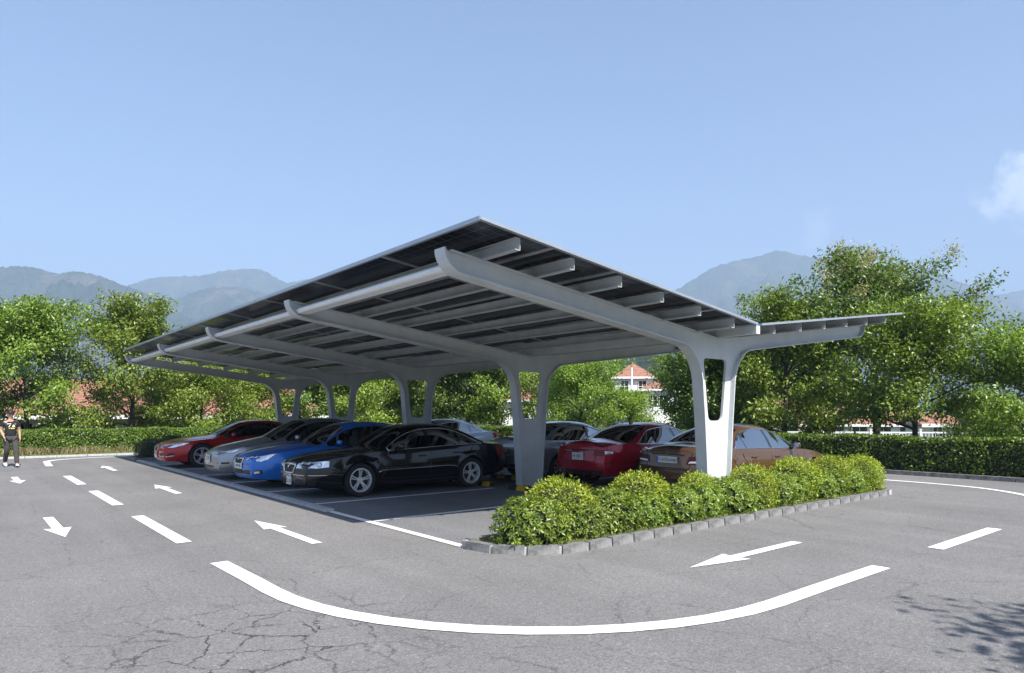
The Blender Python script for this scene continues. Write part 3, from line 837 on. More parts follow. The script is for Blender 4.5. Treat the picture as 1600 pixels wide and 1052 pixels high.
ORD = ['first', 'second', 'third', 'fourth', 'fifth', 'sixth', 'seventh', 'eighth', 'ninth', 'tenth', 'eleventh', 'twelfth', 'thirteenth', 'fourteenth', 'fifteenth']
def shrub(kind, var, x, y, sxy, sz, rz, label, group, z=.07):
    e = empty('shrub', (x, y, z), rz); e.scale = (sxy, sxy, sz)
    f, c = SV[(kind, var)]
    obj('foliage', f, e); obj('shade_core', c, e)
    tag(e, label, 'shrub', group)
sr = random.Random(12)
fx = [5.6, 6.35, 7.0, 7.72, 8.35, 9.1, 9.75, 10.5, 11.15, 11.9, 12.6, 13.35, 14.0, 14.68]
for i, x in enumerate(fx):
    shrub('rosette', i % 3, x, 6.44 + sr.uniform(-.06, .06), (1.02 if i % 2 == 0 else .86) + sr.uniform(-.04, .04), (.96 if i % 2 == 0 else .84) + sr.uniform(-.05, .05), sr.uniform(0, 6), 'long-leaved green shrub in the front row of the planter, %s from the left' % ORD[i], 'front row planter shrubs')
for i, (x, y, s, h) in enumerate([(6.3, 6.68, 1.02, 1.03), (7.95, 6.66, 1.0, 1.02), (9.3, 6.6, .75, .9), (10.6, 6.42, .85, 1.0), (12.3, 6.58, 1.0, 1.06), (13.85, 6.6, 1.05, 1.02), (14.8, 6.42, .9, 1.0)]):
    shrub('dome', i % 2, x, y, s, h, sr.uniform(0, 6), 'yellow-green domed shrub rising above the planter front row, %s from the left' % ORD[i], 'domed planter shrubs')
# planter at the far end
m_ = MB(); m_.prism([(5.0, 26.85), (15.2, 26.85), (15.2, 28.1), (5.0, 28.1)], -.01, .085)
far_bed = m_.build('planter_bed', M['soil']); tag(far_bed, 'planting bed at the far end of the carport beyond the red saloon', 'planter')
m_ = MB()
for k in range(3): m_.box((4.93, 26.9 + .2 + .42 * k, .05), (.12, .41, .11))
for k in range(25): m_.box((5.2 + .41 * k, 28.16, .05), (.4, .12, .11)); m_.box((5.2 + .41 * k, 26.79, .05), (.4, .12, .11))
m_.build('kerb', M['stone'], far_bed)
for i, (x, y, s) in enumerate([(5.5, 27.3, 1.0), (6.25, 27.55, 1.12), (7.1, 27.4, 1.1), (8.0, 27.5, 1.1)]):
    shrub('box', 0, x, y, s, s * 1.08, i * 1.3, 'dark clipped round shrub beyond the red saloon nose, %s from the road' % ORD[i], 'far planter shrubs')

# ---- far wooded slope
def far_wood():
    rng = np.random.default_rng(77)
    C, N, A, L = [], [], [], []
    for k in range(620):
        px = rng.uniform(500, 1330); D = rng.uniform(88, 260)
        q = at_depth(px, HOR, D); base = -1.4 + max(0, (D - 120)) * .075
        hh = rng.uniform(6, 9); rr = rng.uniform(2.4, 3.8)
        if 950 < px < 1050 and D < 95: hh *= .45
        n = 70
        d = unit(n, rng); d[:, 2] = np.abs(d[:, 2]) * 1.1 - .25
        p = np.array([q.x, q.y, base + hh * .55]) + d * np.array([rr, rr, hh * .45]) * rng.uniform(.75, 1.05, (n, 1))
        C.append(p); N.append(d + unit(n, rng) * .6 + np.array([0, 0, .4])); A.append(unit(n, rng) + d * .3); L.append(rng.uniform(.9, 1.7, n))
    C, N, A, L = map(np.concatenate, (C, N, A, L))
    o = obj('far_wood', leaf_mesh('far_wood', leaf_geo(C, A, N, L, L * .75), M['leaf_tree2']))
    o['kind'] = 'stuff'; tag(o, 'distant dark green woodland on the slope behind the carport', 'wood')
far_wood()

# ================================================================== THE SOLAR CARPORT
CX = 10.25                                   # the line of supports
FY = [6.92 + 4.93 * k for k in range(5)]
SL = 0.125
RY0, RY1 = 6.07, 26.8
carport = empty('solar_carport', (CX, FY[0], 0))
tag(carport, 'white steel carport with butterfly roof of dark solar panels', 'carport')
def cpart(mbuilder, name, mats, parent=carport, smooth=False, loc=None, sharp=None):
    return mbuilder.build(name, mats, parent, smooth, sharp, loc)
from mathutils.geometry import tessellate_polygon
def beam_top(d): return 2.98 + SL * d
def beam_bot(d): return 2.71 + SL * d
half = [(0.31, 0.03), (0.42, 1.56), (0.475, 2.12)]
for k in range(1, 9):                         # the flare from leg into beam
    t = k / 8 * PI / 2
    half.append((0.475 + 0.62 * (1 - math.cos(t)), 2.12 + (beam_bot(1.095) - 2.12) * math.sin(t)))
half += [(2.5, beam_bot(2.5)), (4.2, beam_bot(4.2)), (5.44, beam_bot(5.44))]
for k in range(1, 8):                         # rounded upturned tip
    t = k / 7 * PI / 2
    half.append((5.44 + 0.27 * math.sin(t), beam_bot(5.44) + 0.035 * math.sin(t) + 0.27 * (1 - math.cos(t))))
low = half[:]
topl = [(5.62, low[-1][1] + .005), (5.60, beam_top(5.60) - .005)]
outer = low + topl + [(0.0, beam_top(0) + .01)]
outer_full = outer + [(-d, z) for d, z in outer[-2::-1]]
def round_hole(pts, r, n=5):
    out = []
    for i in range(len(pts)):
        p0, p, p1 = Vector(pts[i - 1]), Vector(pts[i]), Vector(pts[(i + 1) % len(pts)])
        a, b = p + (p0 - p).normalized() * r, p + (p1 - p).normalized() * r
        for k in range(n + 1):
            t = k / n; out.append(tuple(a * (1 - t) ** 2 + p * 2 * t * (1 - t) + b * t * t))
    return out
hole = round_hole([(-.205, 1.56), (.205, 1.56), (.35, 2.64), (-.35, 2.64)], .10)
def plate(outer, hole, th):
    polys = [[Vector((x, 0, z)) for x, z in outer], [Vector((x, 0, z)) for x, z in hole]]
    tris = tessellate_polygon(polys)
    pts = [p for q in polys for p in q]; n = len(pts)
    v = [(p.x, -th / 2, p.z) for p in pts] + [(p.x, th / 2, p.z) for p in pts]
    f = []
    for t in tris:
        a, b, c = (pts[i] for i in t)
        if (b - a).cross(c - a).y > 0: t = (t[0], t[2], t[1])
        f.append(tuple(t)); f.append(tuple(i + n for i in t[::-1]))
    o = 0
    for q in polys:
        m = len(q)
        for i in range(m): f.append((o + i, o + (i + 1) % m, n + o + (i + 1) % m, n + o + i))
        o += m
    return v, f
def strip(path, width, th, inward):
    """flange: a flat bar bent along a path in the x-z plane"""
    P = [Vector((x, z)) for x, z in path]; v, f = [], []
    for i, p in enumerate(P):
        d = (P[min(i + 1, len(P) - 1)] - P[max(i - 1, 0)]).normalized(); nn = Vector((-d.y, d.x)) * inward
        q = p + nn * th
        v += [(p.x, -width / 2, p.y), (p.x, width / 2, p.y), (q.x, width / 2, q.y), (q.x, -width / 2, q.y)]
    for i in range(len(P) - 1):
        for k in range(4): f.append((i * 4 + k, i * 4 + (k + 1) % 4, i * 4 + 4 + (k + 1) % 4, i * 4 + 4 + k))
    f += [(0, 3, 2, 1), tuple(len(v) - 4 + k for k in range(4))]
    return v, f
wv_, wf_ = plate(outer_full, hole, 0.045)
web_me = mesh('support_frame', wv_, wf_, M['white_steel'])
bot_path = low
fl = MB()
FWD = 0.22
v, f = strip([(d + .0015, z) for d, z in low], FWD, .022, 1); fl.add(v, f)
v, f = strip([(-d - .0015, z) for d, z in low], FWD, .022, -1); fl.add(v, f)
v, f = strip([(-5.60, beam_top(5.6)), (0, beam_top(0) + .012), (5.60, beam_top(5.6))], FWD, .018, -1); fl.add(v, f)
fl_me = fl.mesh('flange', M['white_steel'])
bp = MB(); bp.box((0, 0, .012), (.95, .46, .024)); bp_me = bp.mesh('base_plate', M['galv'])
bl = MB(); bl.tube([(0, 0, 0), (0, 0, .05)], .022, 6); bl_me = bl.mesh('anchor_bolt', M['galv'])
for k, y in enumerate(FY):
    sfr = obj('support_frame', web_me, carport, (0, y - FY[0], 0))
    obj('flange', fl_me, sfr); obj('base_plate', bp_me, sfr)
    for sx in (-.4, .4):
        for sy in (-.17, .17): obj('anchor_bolt', bl_me, sfr, (sx, sy, .02))
# purlins
def purlin_mesh():
    mb = MB(); ln = RY1 - RY0 - .12; th = .008
    mb.box((0, 0, -.075), (th, ln, .149)); mb.box((-.036, 0, -.146), (.064, ln, .008)); mb.box((-.036, 0, -.004), (.064, ln, .008))
    mb.box((-.066, 0, -.137), (.006, ln, .014))
    return mb.mesh('purlin', M['galv'])
pm = purlin_mesh()
ymid = (RY0 + RY1) / 2 - FY[0]
for sgn in (-1, 1):
    for i in range(6):
        d = .62 + .895 * i
        obj('purlin', pm, carport, (sgn * d, ymid, 3.131 + SL * (d - (.04 if sgn < 0 else .06))))
mb = MB(); mb.box((0, ymid, 3.07), (.11, RY1 - RY0 - .02, .135)); mb.box((0, ymid, 3.146), (.20, RY1 - RY0 - .03, .006)); cpart(mb, 'valley_beam', M['white_steel'])  # thin cap plate added to stop sun leaking through the valley gap
mb = MB(); mb.box((0, RY0 + .04 - FY[0], 3.157), (.16, .08, .012)); cpart(mb, 'tape_strip', M['tape'])
# panels
PL, PW = (RY1 - RY0) / 9, 1.14
def panel_meshes():
    fr = MB(); t = .036; w = .032
    lx, ly = PW - .003, PL - .003
    fr.box((0, -ly / 2 + w / 2, 0), (lx, w, t)); fr.box((0, ly / 2 - w / 2, 0), (lx, w, t))
    fr.box((-lx / 2 + w / 2, 0, 0), (w, ly - 2 * w, t)); fr.box((lx / 2 - w / 2, 0, 0), (w, ly - 2 * w, t))
    ce = MB(); ce.box((0, 0, .004), (lx - 2 * w + .004, ly - 2 * w + .004, .012))
    return fr.mesh('panel_frame', M['alu']), ce.mesh('solar_panel', M['cells'])
pf_me, pc_me = panel_meshes()
ang = math.atan(SL)
for sgn in (-1, 1):
    for i in range(5):
        for j in range(9):
            s = .075 + PW * (i + .5); d = s * math.cos(ang)
            p = obj('solar_panel', pc_me, carport, (sgn * d, RY0 + PL * (j + .5) - FY[0], 3.152 + SL * d), (0, -ang * sgn, 0))
            obj('panel_frame', pf_me, p)
# edge trim and gutters
for sgn in (-1, 1):
    mb = MB(); dd = (.075 + 5 * PW) * math.cos(ang) + .008
    mb.box((sgn * dd, ymid, 3.152 + SL * dd), (.012, RY1 - RY0 + .02, .05)); cpart(mb, 'edge_trim', M['alu'])
    for yy in (RY0 - .008, RY1 + .008):
        tr = MB(); tr.tube([(sgn * .06, yy - FY[0], 3.16), (sgn * dd, yy - FY[0], 3.152 + SL * dd)], .026, 4); cpart(tr, 'edge_trim', M['alu'])
    g = MB(); gx, gz = sgn * 5.50, 3.515
    prof = []
    for k in range(11):
        t = -PI * .62 + k / 10 * PI * 1.3
        prof.append((gx + sgn * .062 * math.cos(t), gz + .052 * math.sin(t)))
    prof.append((gx - sgn * .05, gz + .052)); prof.insert(0, (gx - sgn * .10, gz - .052))
    y0, y1 = FY[0] - .02 - FY[0], FY[4] + .02 - FY[0]
    vv = [(px_, y0, pz_) for px_, pz_ in prof] + [(px_, y1, pz_) for px_, pz_ in prof]; n_ = len(prof)
    g.add(vv, [(i, i + 1, n_ + i + 1, n_ + i) for i in range(n_ - 1)] + [tuple(range(n_)), tuple(range(2 * n_ - 1, n_ - 1, -1))])
    g.box((gx - sgn * .115, (y0 + y1) / 2, gz - .048), (.05, y1 - y0, .014))
    cpart(g, 'gutter', M['gutter'], smooth=True, sharp=40)

# ---- rubber wheel stops with yellow blocks
def stop_meshes():
    def seg(y0, y1, k=1.0):
        prof = [(-.085 * k, 0), (-.06 * k, .085 * k), (-.03 * k, .10 * k), (.03 * k, .10 * k), (.06 * k, .085 * k), (.085 * k, 0)]
        v = [(x, y0, z) for x, z in prof] + [(x, y1, z) for x, z in prof]; n = len(prof)
        return v, [(i, n + i, n + i + 1, i + 1) for i in range(n - 1)] + [tuple(range(n)), tuple(range(2 * n - 1, n - 1, -1))]
    b, ye = MB(), MB()
    v, f = seg(-.9, .9); b.add(v, f)
    v, f = seg(0.0, .3, 1.04); ye.add(v, f)
    return b.mesh('wheel_stop', M['rubber']), ye.mesh('yellow_block', M['yellow'])
ws_b, ws_y = stop_meshes()
WHO = {(0, 0): 'in the empty bay beside the planter', (0, 1): 'in the empty bay in front of the black saloon', (0, 2): 'behind the black saloon', (0, 3): 'behind the blue car', (0, 4): 'behind the silver car with slim headlights', (0, 5): 'in the empty bay before the far red saloon', (0, 6): 'behind the red saloon with silver grille',
       (1, 0): 'behind the brown saloon', (1, 1): 'behind the red car with chrome exhausts', (1, 2): 'behind the silver saloon', (1, 3): 'in the empty bay beyond the silver saloon', (1, 4): 'in the second empty bay beyond the silver saloon', (1, 5): 'before the pale blue saloon'}
for (row, k), who in WHO.items():
    x = 9.55 if row == 0 else 10.95; y = 8.33 + 2.465 * k
    w = obj('wheel_stop', ws_b, None, (x, y, .004)); tag(w, 'black and yellow rubber wheel stop ' + who, 'wheel stop', 'wheel stops')
    for q in range(3): obj('yellow_block', ws_y, w, (0, -.898 + .6 * q, 0))

# ================================================================== CARS
def text_mesh(name, txt, size, mat):
    cu = bpy.data.curves.new('t', 'FONT'); cu.body = txt; cu.size = size; cu.align_x = 'CENTER'; cu.align_y = 'CENTER'; cu.extrude = .0012
    o = bpy.data.objects.new('t', cu); COL.objects.link(o)
    bpy.context.view_layer.update()
    me = bpy.data.meshes.new_from_object(o.evaluated_get(bpy.context.evaluated_depsgraph_get()))
    bpy.data.objects.remove(o); bpy.data.curves.remove(cu)
    me.name = name; me.materials.clear(); me.materials.append(mat)
    return me

BASE = dict(L=4.8, W=.915, R=.335, xf=.93, xr=3.72, zs=.19,
    top=[(0, .69), (.04, .745), (.2, .80), (.6, .875), (1.05, .935), (1.36, .97), (1.6, 1.09), (1.95, 1.28), (2.2, 1.385), (2.5, 1.44), (2.9, 1.455), (3.3, 1.42), (3.65, 1.32), (4.0, 1.16), (4.22, 1.055), (4.5, 1.03), (4.72, 1.01), (4.8, .96)],
    belt=[(0, .66), (.2, .735), (.6, .815), (1.36, .895), (2.4, .925), (3.4, .965), (4.2, .985), (4.6, .97), (4.8, .92)],
    rail=[(0, .67), (.2, .75), (.6, .83), (1.36, .915), (1.5, .935), (1.85, 1.13), (2.2, 1.29), (2.5, 1.365), (2.9, 1.385), (3.3, 1.345), (3.7, 1.22), (4.05, 1.06), (4.25, 1.0), (4.6, .985), (4.8, .93)],
    sill=[(0, .235), (.4, .20), (1.4, .185), (3.4, .19), (4.3, .25), (4.8, .33)],
    s_c=1.36, s_rf=2.17, s_rr=3.36, s_d=4.18, dlo0=1.62, dlo1=4.02, arc=3.0, sb=2.62, sc2=3.42,
    yroof=.60, nose_w=.74, tail_w=.80, nose_len=.75, tail_len=.55,
    nosep=[(.15, .12), (.24, .05), (.36, .0), (.56, .0), (.66, .02), (.78, .09), (1.1, .2)],
    tailp=[(.2, .16), (.33, .04), (.45, .0), (.6, .0), (.75, .03), (.95, .07), (1.1, .14)])

class Car:
    def __init__(c, label, paint_m, loc, flip, glass='glass_dark', seat='seat_black', **ov):
        P = dict(BASE); P.update(ov); c.P = P
        c.top = empty('parked_car', (loc[0], loc[1], 0.004), PI if flip else 0.0)
        tag(c.top, label, 'car', 'cars parked under the carport')
        c.paint = paint_m; c.flip = flip
        c.shell(glass); c.wheels(); c.cabin(seat)
    # ---- surface
    def warp(c, s, y, z):
        P = c.P; W = P['W']; k = 1 - min(1, (y / W) ** 2)
        s2 = s - .15 * math.exp(-s / 1.3) * k + .13 * math.exp(-(P['L'] - s) / 1.0) * k
        s2 += c.fn(z) * math.exp(-s / .28) - c.ft(z) * math.exp(-(P['L'] - s) / .28)
        return (s2, y, z)
    def shell(c, glass):
        P = c.P; L, W, R = P['L'], P['W'], P['R']
        ft, fb, fr, fs = (pchip(P[k]) for k in ('top', 'belt', 'rail', 'sill'))
        c.fn, c.ft = pchip(P['nosep']), pchip(P['tailp']); c.fb = fb
        RA = R + .045
        cols = set(np.round(np.linspace(0, L, 49), 4))
        for a in (.015, .03, .06, .11, L - .015, L - .03, L - .06, L - .11): cols.add(round(a, 4))
        keys = [P['s_c'], P['s_rf'], P['s_rr'], P['s_d'], P['dlo0'], P['dlo1'], P['sb'] - .045, P['sb'] + .045, P['sc2'] - .018, P['sc2'] + .018]
        for w in (P['xf'], P['xr']):
            cols = {q for q in cols if abs(q - w) > RA + .02}
            for k in range(17): cols.add(round(w + RA * math.cos(PI * k / 16), 4))
            cols.add(round(w - RA - .004, 4)); cols.add(round(w + RA + .004, 4))
        for kx in keys:
            near = [q for q in cols if abs(q - kx) < .018 and not any(abs(abs(q - w) - RA) < .006 for w in (P['xf'], P['xr']))]
            for q in near: cols.discard(q)
        for kx in keys: cols.add(round(kx, 4))
        cols = sorted(cols); c.cols = cols
        def plan(s):
            a = 1.0
            if s < P['nose_len']: a = 1 - (1 - P['nose_w']) * ((P['nose_len'] - s) / P['nose_len']) ** 2.4
            t = L - s
            if t < P['tail_len']: a *= 1 - (1 - P['tail_w']) * ((P['tail_len'] - t) / P['tail_len']) ** 2.4
            return a * (1 - .035 * ((s - L * .5) / (L * .5)) ** 2)
        def zbot(s):
            for w in (P['xf'], P['xr']):
                if abs(s - w) <= RA + .0005: return R + math.sqrt(max(0, RA * RA - (s - w) ** 2))
            return fs(s)
        def side(s, z):
            zs, zb = fs(s), fb(s); t = min(max((z - zs) / (zb - zs), 0), 1)
            prof = .93 + .07 * math.sin(min(1, t * 1.9) * PI / 2) - .045 * max(0, t - .55) ** 1.4 / (.45 ** 1.4)
            crease = .010 * math.exp(-((t - .74) / .05) ** 2) * sstep(.5, 1.2, s) - .012 * math.exp(-((t - .30) / .10) ** 2) * sstep(1.3, 1.6, s) * (1 - sstep(3.0, 3.4, s))
            fl_ = 0
            for w in (P['xf'], P['xr']):
                rr = math.hypot(s - w, z - R); fl_ += .018 * math.exp(-((rr - RA) / .07) ** 2)
            return W * plan(s) * prof + crease + fl_
        c.side = side
        nl = 11; WF = [.05, .5, None, 1.0]; TF = [.07, .2, .35, .5, .65, .8, .91, 1.0]
        half = []
        for s in cols:
            zb, zr, zt, z0 = fb(s), fr(s), ft(s), zbot(s)
            yb = side(s, zb); ysl = side(s, z0)
            green = min(max((zr - zb - .03) / .32, 0), 1)
            yr = yb * .90 * (1 - green) + min(P['yroof'] + .10 * (1 - green), yb * .9) * green
            ring = [(0, z0 + .01), (ysl * .55, z0 + .01), (ysl - .025, z0 + .004)]
            for j in range(nl + 1):
                t = j / nl; t = t + .08 * math.sin(2 * PI * t) / 2
                z = z0 + (zb - z0) * t; ring.append((side(s, z), z))
            e0, e1 = P['arc'], P['dlo1']
            u = min(max((s - e0) / (e1 - e0), 0), 1); ftop = .93 * max(.16, math.sqrt(max(0, 1 - u ** 2.2))) if u > 0 else .93
            for fz in WF:
                q = ftop if fz is None else (ftop * .5 + .02 if fz == .5 else fz)
                ring.append((yb + (yr - yb) * q + .022 * green * math.sin(PI * q), zb + (zr - zb) * q))
            pw = 2.0 + 1.6 * green
            for fz in TF:
                y = yr * (1 - fz); ring.append((y, zt - (zt - zr) * (y / yr) ** pw))
            half.append([c.warp(s, y, z) for y, z in ring])
        c.nhalf = len(half[0]); H = c.nhalf
        V, idx = [], []
        for ring in half:
            full = [(p[0], -p[1], p[2]) for p in ring] + [p for p in ring[-2::-1]]
            idx.append(len(V)); V += full
        RN = 2 * H - 1
        iu, iside, iwin, itop = 2, 3 + nl, 3 + nl + 4, H - 1
        groups = {}
        def put(g, q): groups.setdefault(g, []).append(q)
        c.trim = {}
        for k in range(len(cols) - 1):
            s0, s1 = cols[k], cols[k + 1]; sm = (s0 + s1) / 2
            for i in range(RN - 1):
                h = i if i < H - 1 else RN - 2 - i
                q = (idx[k] + i, idx[k] + i + 1, idx[k + 1] + i + 1, idx[k + 1] + i)
                sd = 'L' if i < H - 1 else 'R'
                g = 'body'
                if h < iu + 1: g = 'under'
                elif iside + 1 <= h < iwin - 1 + 0 and P['dlo0'] <= sm <= P['dlo1'] and fr(s0) - fb(s0) > .05 :
                    if abs(sm - P['sb']) < .045: g = 'pillar'
                    elif sm < P['sb']: g = 'glass_f' + sd
                    elif abs(sm - P['sc2']) < .018: g = 'pillar'
                    elif sm < P['sc2']: g = 'glass_r' + sd
                    else: g = 'glass_q' + sd
                elif h >= iwin + 1:
                    if P['s_c'] <= sm <= P['s_rf']: g = 'screen'
                    elif P['s_rr'] <= sm <= P['s_d']: g = 'back'
                put(g, q)
        # nose and tail caps
        def cap(k, ring_i, rev, s):
            ring = half[k]; up = [(p[1], p[2]) for p in ring[iside:]]; yb = up[0][0]
            fr_ = [u[0] / yb for u in up]
            ys_full = [-f_ for f_ in fr_] + fr_[-2::-1]
            rows = []
            for j in range(nl + 1):
                t = j / nl; t = t + .08 * math.sin(2 * PI * t) / 2
                z0 = zbot(s); zb = fb(s); z = z0 + (zb - z0) * t; yy = side(s, z)
                row = []
                for m, f_ in enumerate(ys_full):
                    mm = m if m < len(up) else 2 * len(up) - 2 - m
                    zz = z + (up[mm][1] - zb) * t ** 3
                    row.append(len(V)); V.append(c.warp(s, f_ * yy, zz))
                rows.append(row)
            for j in range(nl):
                for m in range(len(ys_full) - 1):
                    q = (rows[j][m], rows[j][m + 1], rows[j + 1][m + 1], rows[j + 1][m])
                    put('body', q[::-1] if rev else q)
        cap(0, 0, False, cols[0]); cap(len(cols) - 1, 0, True, cols[-1])
        allf = [q for g in groups.values() for q in g]
        c.bvh = BVHTree.FromPolygons([Vector(v) for v in V], allf)
        def sub(names):
            fs_ = [q for n in names for q in groups.get(n, [])]; mi = [i for i, n in enumerate(names) for _ in groups.get(n, [])]
            used = sorted({i for q in fs_ for i in q}); mp = {u: i for i, u in enumerate(used)}
            return [V[u] for u in used], [tuple(mp[i] for i in q) for q in fs_], mi
        v, f, mi = sub(['body', 'under', 'pillar'])
        bm = bmesh.new()
        bvs = [bm.verts.new(p) for p in v]
        for q, m_ in zip(f, mi):
            try:
                fc = bm.faces.new([bvs[i] for i in q]); fc.material_index = m_; fc.smooth = True
            except ValueError: pass
        bmesh.ops.remove_doubles(bm, verts=bm.verts, dist=.0008)
        bmesh.ops.recalc_face_normals(bm, faces=bm.faces)
        me = bpy.data.meshes.new('body'); bm.to_mesh(me); bm.free()
        for m_ in (c.paint, M['under'], M['gloss_black']): me.materials.append(m_)
        me.set_sharp_from_angle(angle=math.radians(32))
        c.body = obj('body', me, c.top)
        for g, nm in (('screen', 'windscreen'), ('back', 'rear_window'), ('glass_fL', 'side_window'), ('glass_fR', 'side_window'), ('glass_rL', 'side_window'), ('glass_rR', 'side_window'), ('glass_qL', 'quarter_window'), ('glass_qR', 'quarter_window')):
            if g in groups:
                v, f, _ = sub([g]); part(nm, v, f, M[glass], c.top, smooth=True)
        # window outline for the bright trim
        for sgn, lo in ((-1, True), (1, False)):
            bot, tp = [], []
            for k, s in enumerate(cols):
                if P['dlo0'] - 1e-6 <= s <= P['dlo1'] + 1e-6 and fr(s) - fb(s) > .05:
                    ring = half[k]; b, t = ring[iside + 1], ring[iside + 3]
                    bot.append(Vector((b[0], sgn * b[1], b[2]))); tp.append(Vector((t[0], sgn * t[1], t[2])))
            c.trim[sgn] = (bot, tp)
    def near(c, p, off=.0):
        loc, nrm, _, _ = c.bvh.find_nearest(Vector(p))
        out = Vector((loc.x - c.P['L'] / 2, loc.y * 2.5, (loc.z - .6) * 1.5))
        if nrm.dot(out) < 0: nrm = -nrm
        return loc + nrm * off, nrm
    # ---- details laid on the shell
    def patch(c, name, topl, botl, mat, off=.006, nu=10, nv=4, parent=None, mirror=True, depth=.02):
        def res(pl, n):
            pl = [Vector(p) for p in pl]; ds = [0]
            for a, b in zip(pl[:-1], pl[1:]): ds.append(ds[-1] + (b - a).length)
            out = []
            for k in range(n + 1):
                t = ds[-1] * k / n; i = 0
                while i < len(ds) - 2 and ds[i + 1] < t: i += 1
                out.append(pl[i].lerp(pl[i + 1], (t - ds[i]) / max(1e-9, ds[i + 1] - ds[i])))
            return out
        outs = []
        for sgn in ((1, -1) if mirror else (1,)):
            T, B = res(topl, nu), res(botl, nu); v, f = [], []
            for lvl in (off, -depth):
                for j in range(nv + 1):
                    for i in range(nu + 1):
                        q = B[i].lerp(T[i], j / nv); q = Vector((q.x, q.y * sgn, q.z))
                        p, nr = c.near(q, lvl); v.append(p)
            w = nu + 1; N = w * (nv + 1)
            for j in range(nv):
                for i in range(nu):
                    f.append((j * w + i, j * w + i + 1, (j + 1) * w + i + 1, (j + 1) * w + i))
            edge = list(range(w)) + [(j + 1) * w - 1 for j in range(1, nv + 1)] + [N - 2 - i for i in range(nu)] + [j * w for j in range(nv - 1, 0, -1)]
            for a, b in zip(edge, edge[1:] + edge[:1]): f.append((a, N + a, N + b, b))
            bm = bmesh.new(); bv = [bm.verts.new(p) for p in v]
            for q in f:
                try: bm.faces.new([bv[i] for i in q])
                except ValueError: pass
            bmesh.ops.recalc_face_normals(bm, faces=bm.faces)
            for fc in bm.faces: fc.smooth = True
            me = bpy.data.meshes.new(name); bm.to_mesh(me); bm.free(); me.materials.append(M[mat] if isinstance(mat, str) else mat)
            me.set_sharp_from_angle(angle=math.radians(35))
            outs.append(obj(name, me, parent or c.top))
        return outs
    def line(c, name, pts, r, mat, off=.002, mirror=True, n=14, parent=None, closed=False):
        outs = []
        for sgn in ((1, -1) if mirror else (1,)):
            P_ = [Vector(p) for p in pts] + ([Vector(pts[0])] if closed else []); ln = []
            m = max(2, n // (len(P_) - 1))
            for a, b in zip(P_[:-1], P_[1:]):
                for k in range(m): ln.append(a.lerp(b, k / m))
            ln.append(P_[-1])
            q = [c.near((p.x, p.y * sgn, p.z), off)[0] for p in ln]
            mb = MB(); mb.tube(q, r, 5); outs.append(mb.build(name, M[mat] if isinstance(mat, str) else mat, parent or c.top, smooth=True))
        return outs
    def window_trim(c, mat='chrome', top=True, r=.009):
        for sgn in (1, -1):
            b, t = c.trim[sgn]
            o = Vector((0, sgn * .004, 0))
            mb = MB(); mb.tube([p + o for p in b], r, 5)
            if top: mb.tube([b[0] + o] + [p + o for p in t] + [b[-1] + o], r, 5)
            mb.build('window_trim', M[mat], c.top, smooth=True)
    def wheels(c):
        P = c.P; R = P['R']
        key = round(R, 3)
        rr = R * .70
        ty = MB(); ty.lathe([(rr, -.10), (R * .93, -.112), (R * .985, -.095), (R, -.05), (R, .05), (R * .985, .095), (R * .93, .112), (rr, .10)], 32, 'y', close=True)
        rm = MB(); rm.lathe([(rr + .004, -.104), (rr - .018, -.104), (rr - .03, -.08), (rr - .035, .06), (rr + .002, .09)], 32, 'y')
        ns = P.get('spokes', 5); tw = P.get('twin', True)
        for k in range(ns):
            a = 2 * PI * k / ns + .3
            for da in ((-.13, .13) if tw else (0,)):
                a0, a1 = a + da * 1.6, a + da
                w0, w1 = (.022, .026) if tw else (.03, .026)
                p0, p1 = .05, rr - .012
                v = []
                for (pr, an, w, yy) in ((p0, a0, w0, -.078), (p1, a1, w1, -.092)):
                    cx, cz = pr * math.cos(an), pr * math.sin(an); tx, tz = -math.sin(an), math.cos(an)
                    for (sw, y_) in ((-1, yy), (1, yy), (1, yy + .03), (-1, yy + .03)):
                        v.append((cx + tx * w * sw * .5, y_, cz + tz * w * sw * .5))
                rm.add(v, [(0, 1, 5, 4), (1, 2, 6, 5), (2, 3, 7, 6), (3, 0, 4, 7), (4, 5, 6, 7), (3, 2, 1, 0)])
        rm.lathe([(.0005, -.085), (.05, -.083), (.066, -.07), (.066, -.03)], 14, 'y')
        ds = MB(); ds.lathe([(.0005, -.045), (rr * .72, -.045), (rr * .72, -.025), (.0005, -.025)], 20, 'y'); 
        ds.lathe([(.0005, .02), (rr, .02)], 20, 'y', m=1)
        tm, rmm, dm = ty.mesh('tyre', M['tyre'], True, 40), rm.mesh('wheel', M[P.get('rimmat', 'rim')], True, 30), ds.mesh('brake_disc', [M['darkmetal'], M['under']], True, 30)
        for wx in (P['xf'], P['xr']):
            for sgn in (-1, 1):
                w = obj('wheel', rmm, c.top, (wx, sgn * (P['W'] - .125), R), (0, wx * 1.3, 0 if sgn < 0 else PI))
                obj('tyre', tm, w); obj('brake_disc', dm, w)
    def cabin(c, seat):
        P = c.P; zb = c.fb(2.4)
        for s, w in ((2.42, .5), (3.3, .5)):
            for sgn in (-1, 1):
                mb = MB(); y = sgn * .37
                mb.box((s - .22, y, zb - .44), (.5, w, .16)); mb.box((s + .10, y, zb - .10), (.13, w * .92, .58), taper=.86); mb.box((s + .13, y, zb + .255), (.09, .25, .17), taper=.85)
                me = mb.mesh('seat', M[seat]); o = obj('seat', me, c.top)
                bv = o.modifiers.new('bevel', 'BEVEL'); bv.width = .035; bv.segments = 2
        mb = MB(); mb.box((P['s_c'] + .42, 0, zb - .13), (.55, 1.36, .2)); mb.box((2.6, 0, .3), (2.2, 1.4, .06)); mb.box((3.72, 0, zb - .06), (.4, 1.2, .03))
        mb.build('dashboard', M['cabin'], c.top)
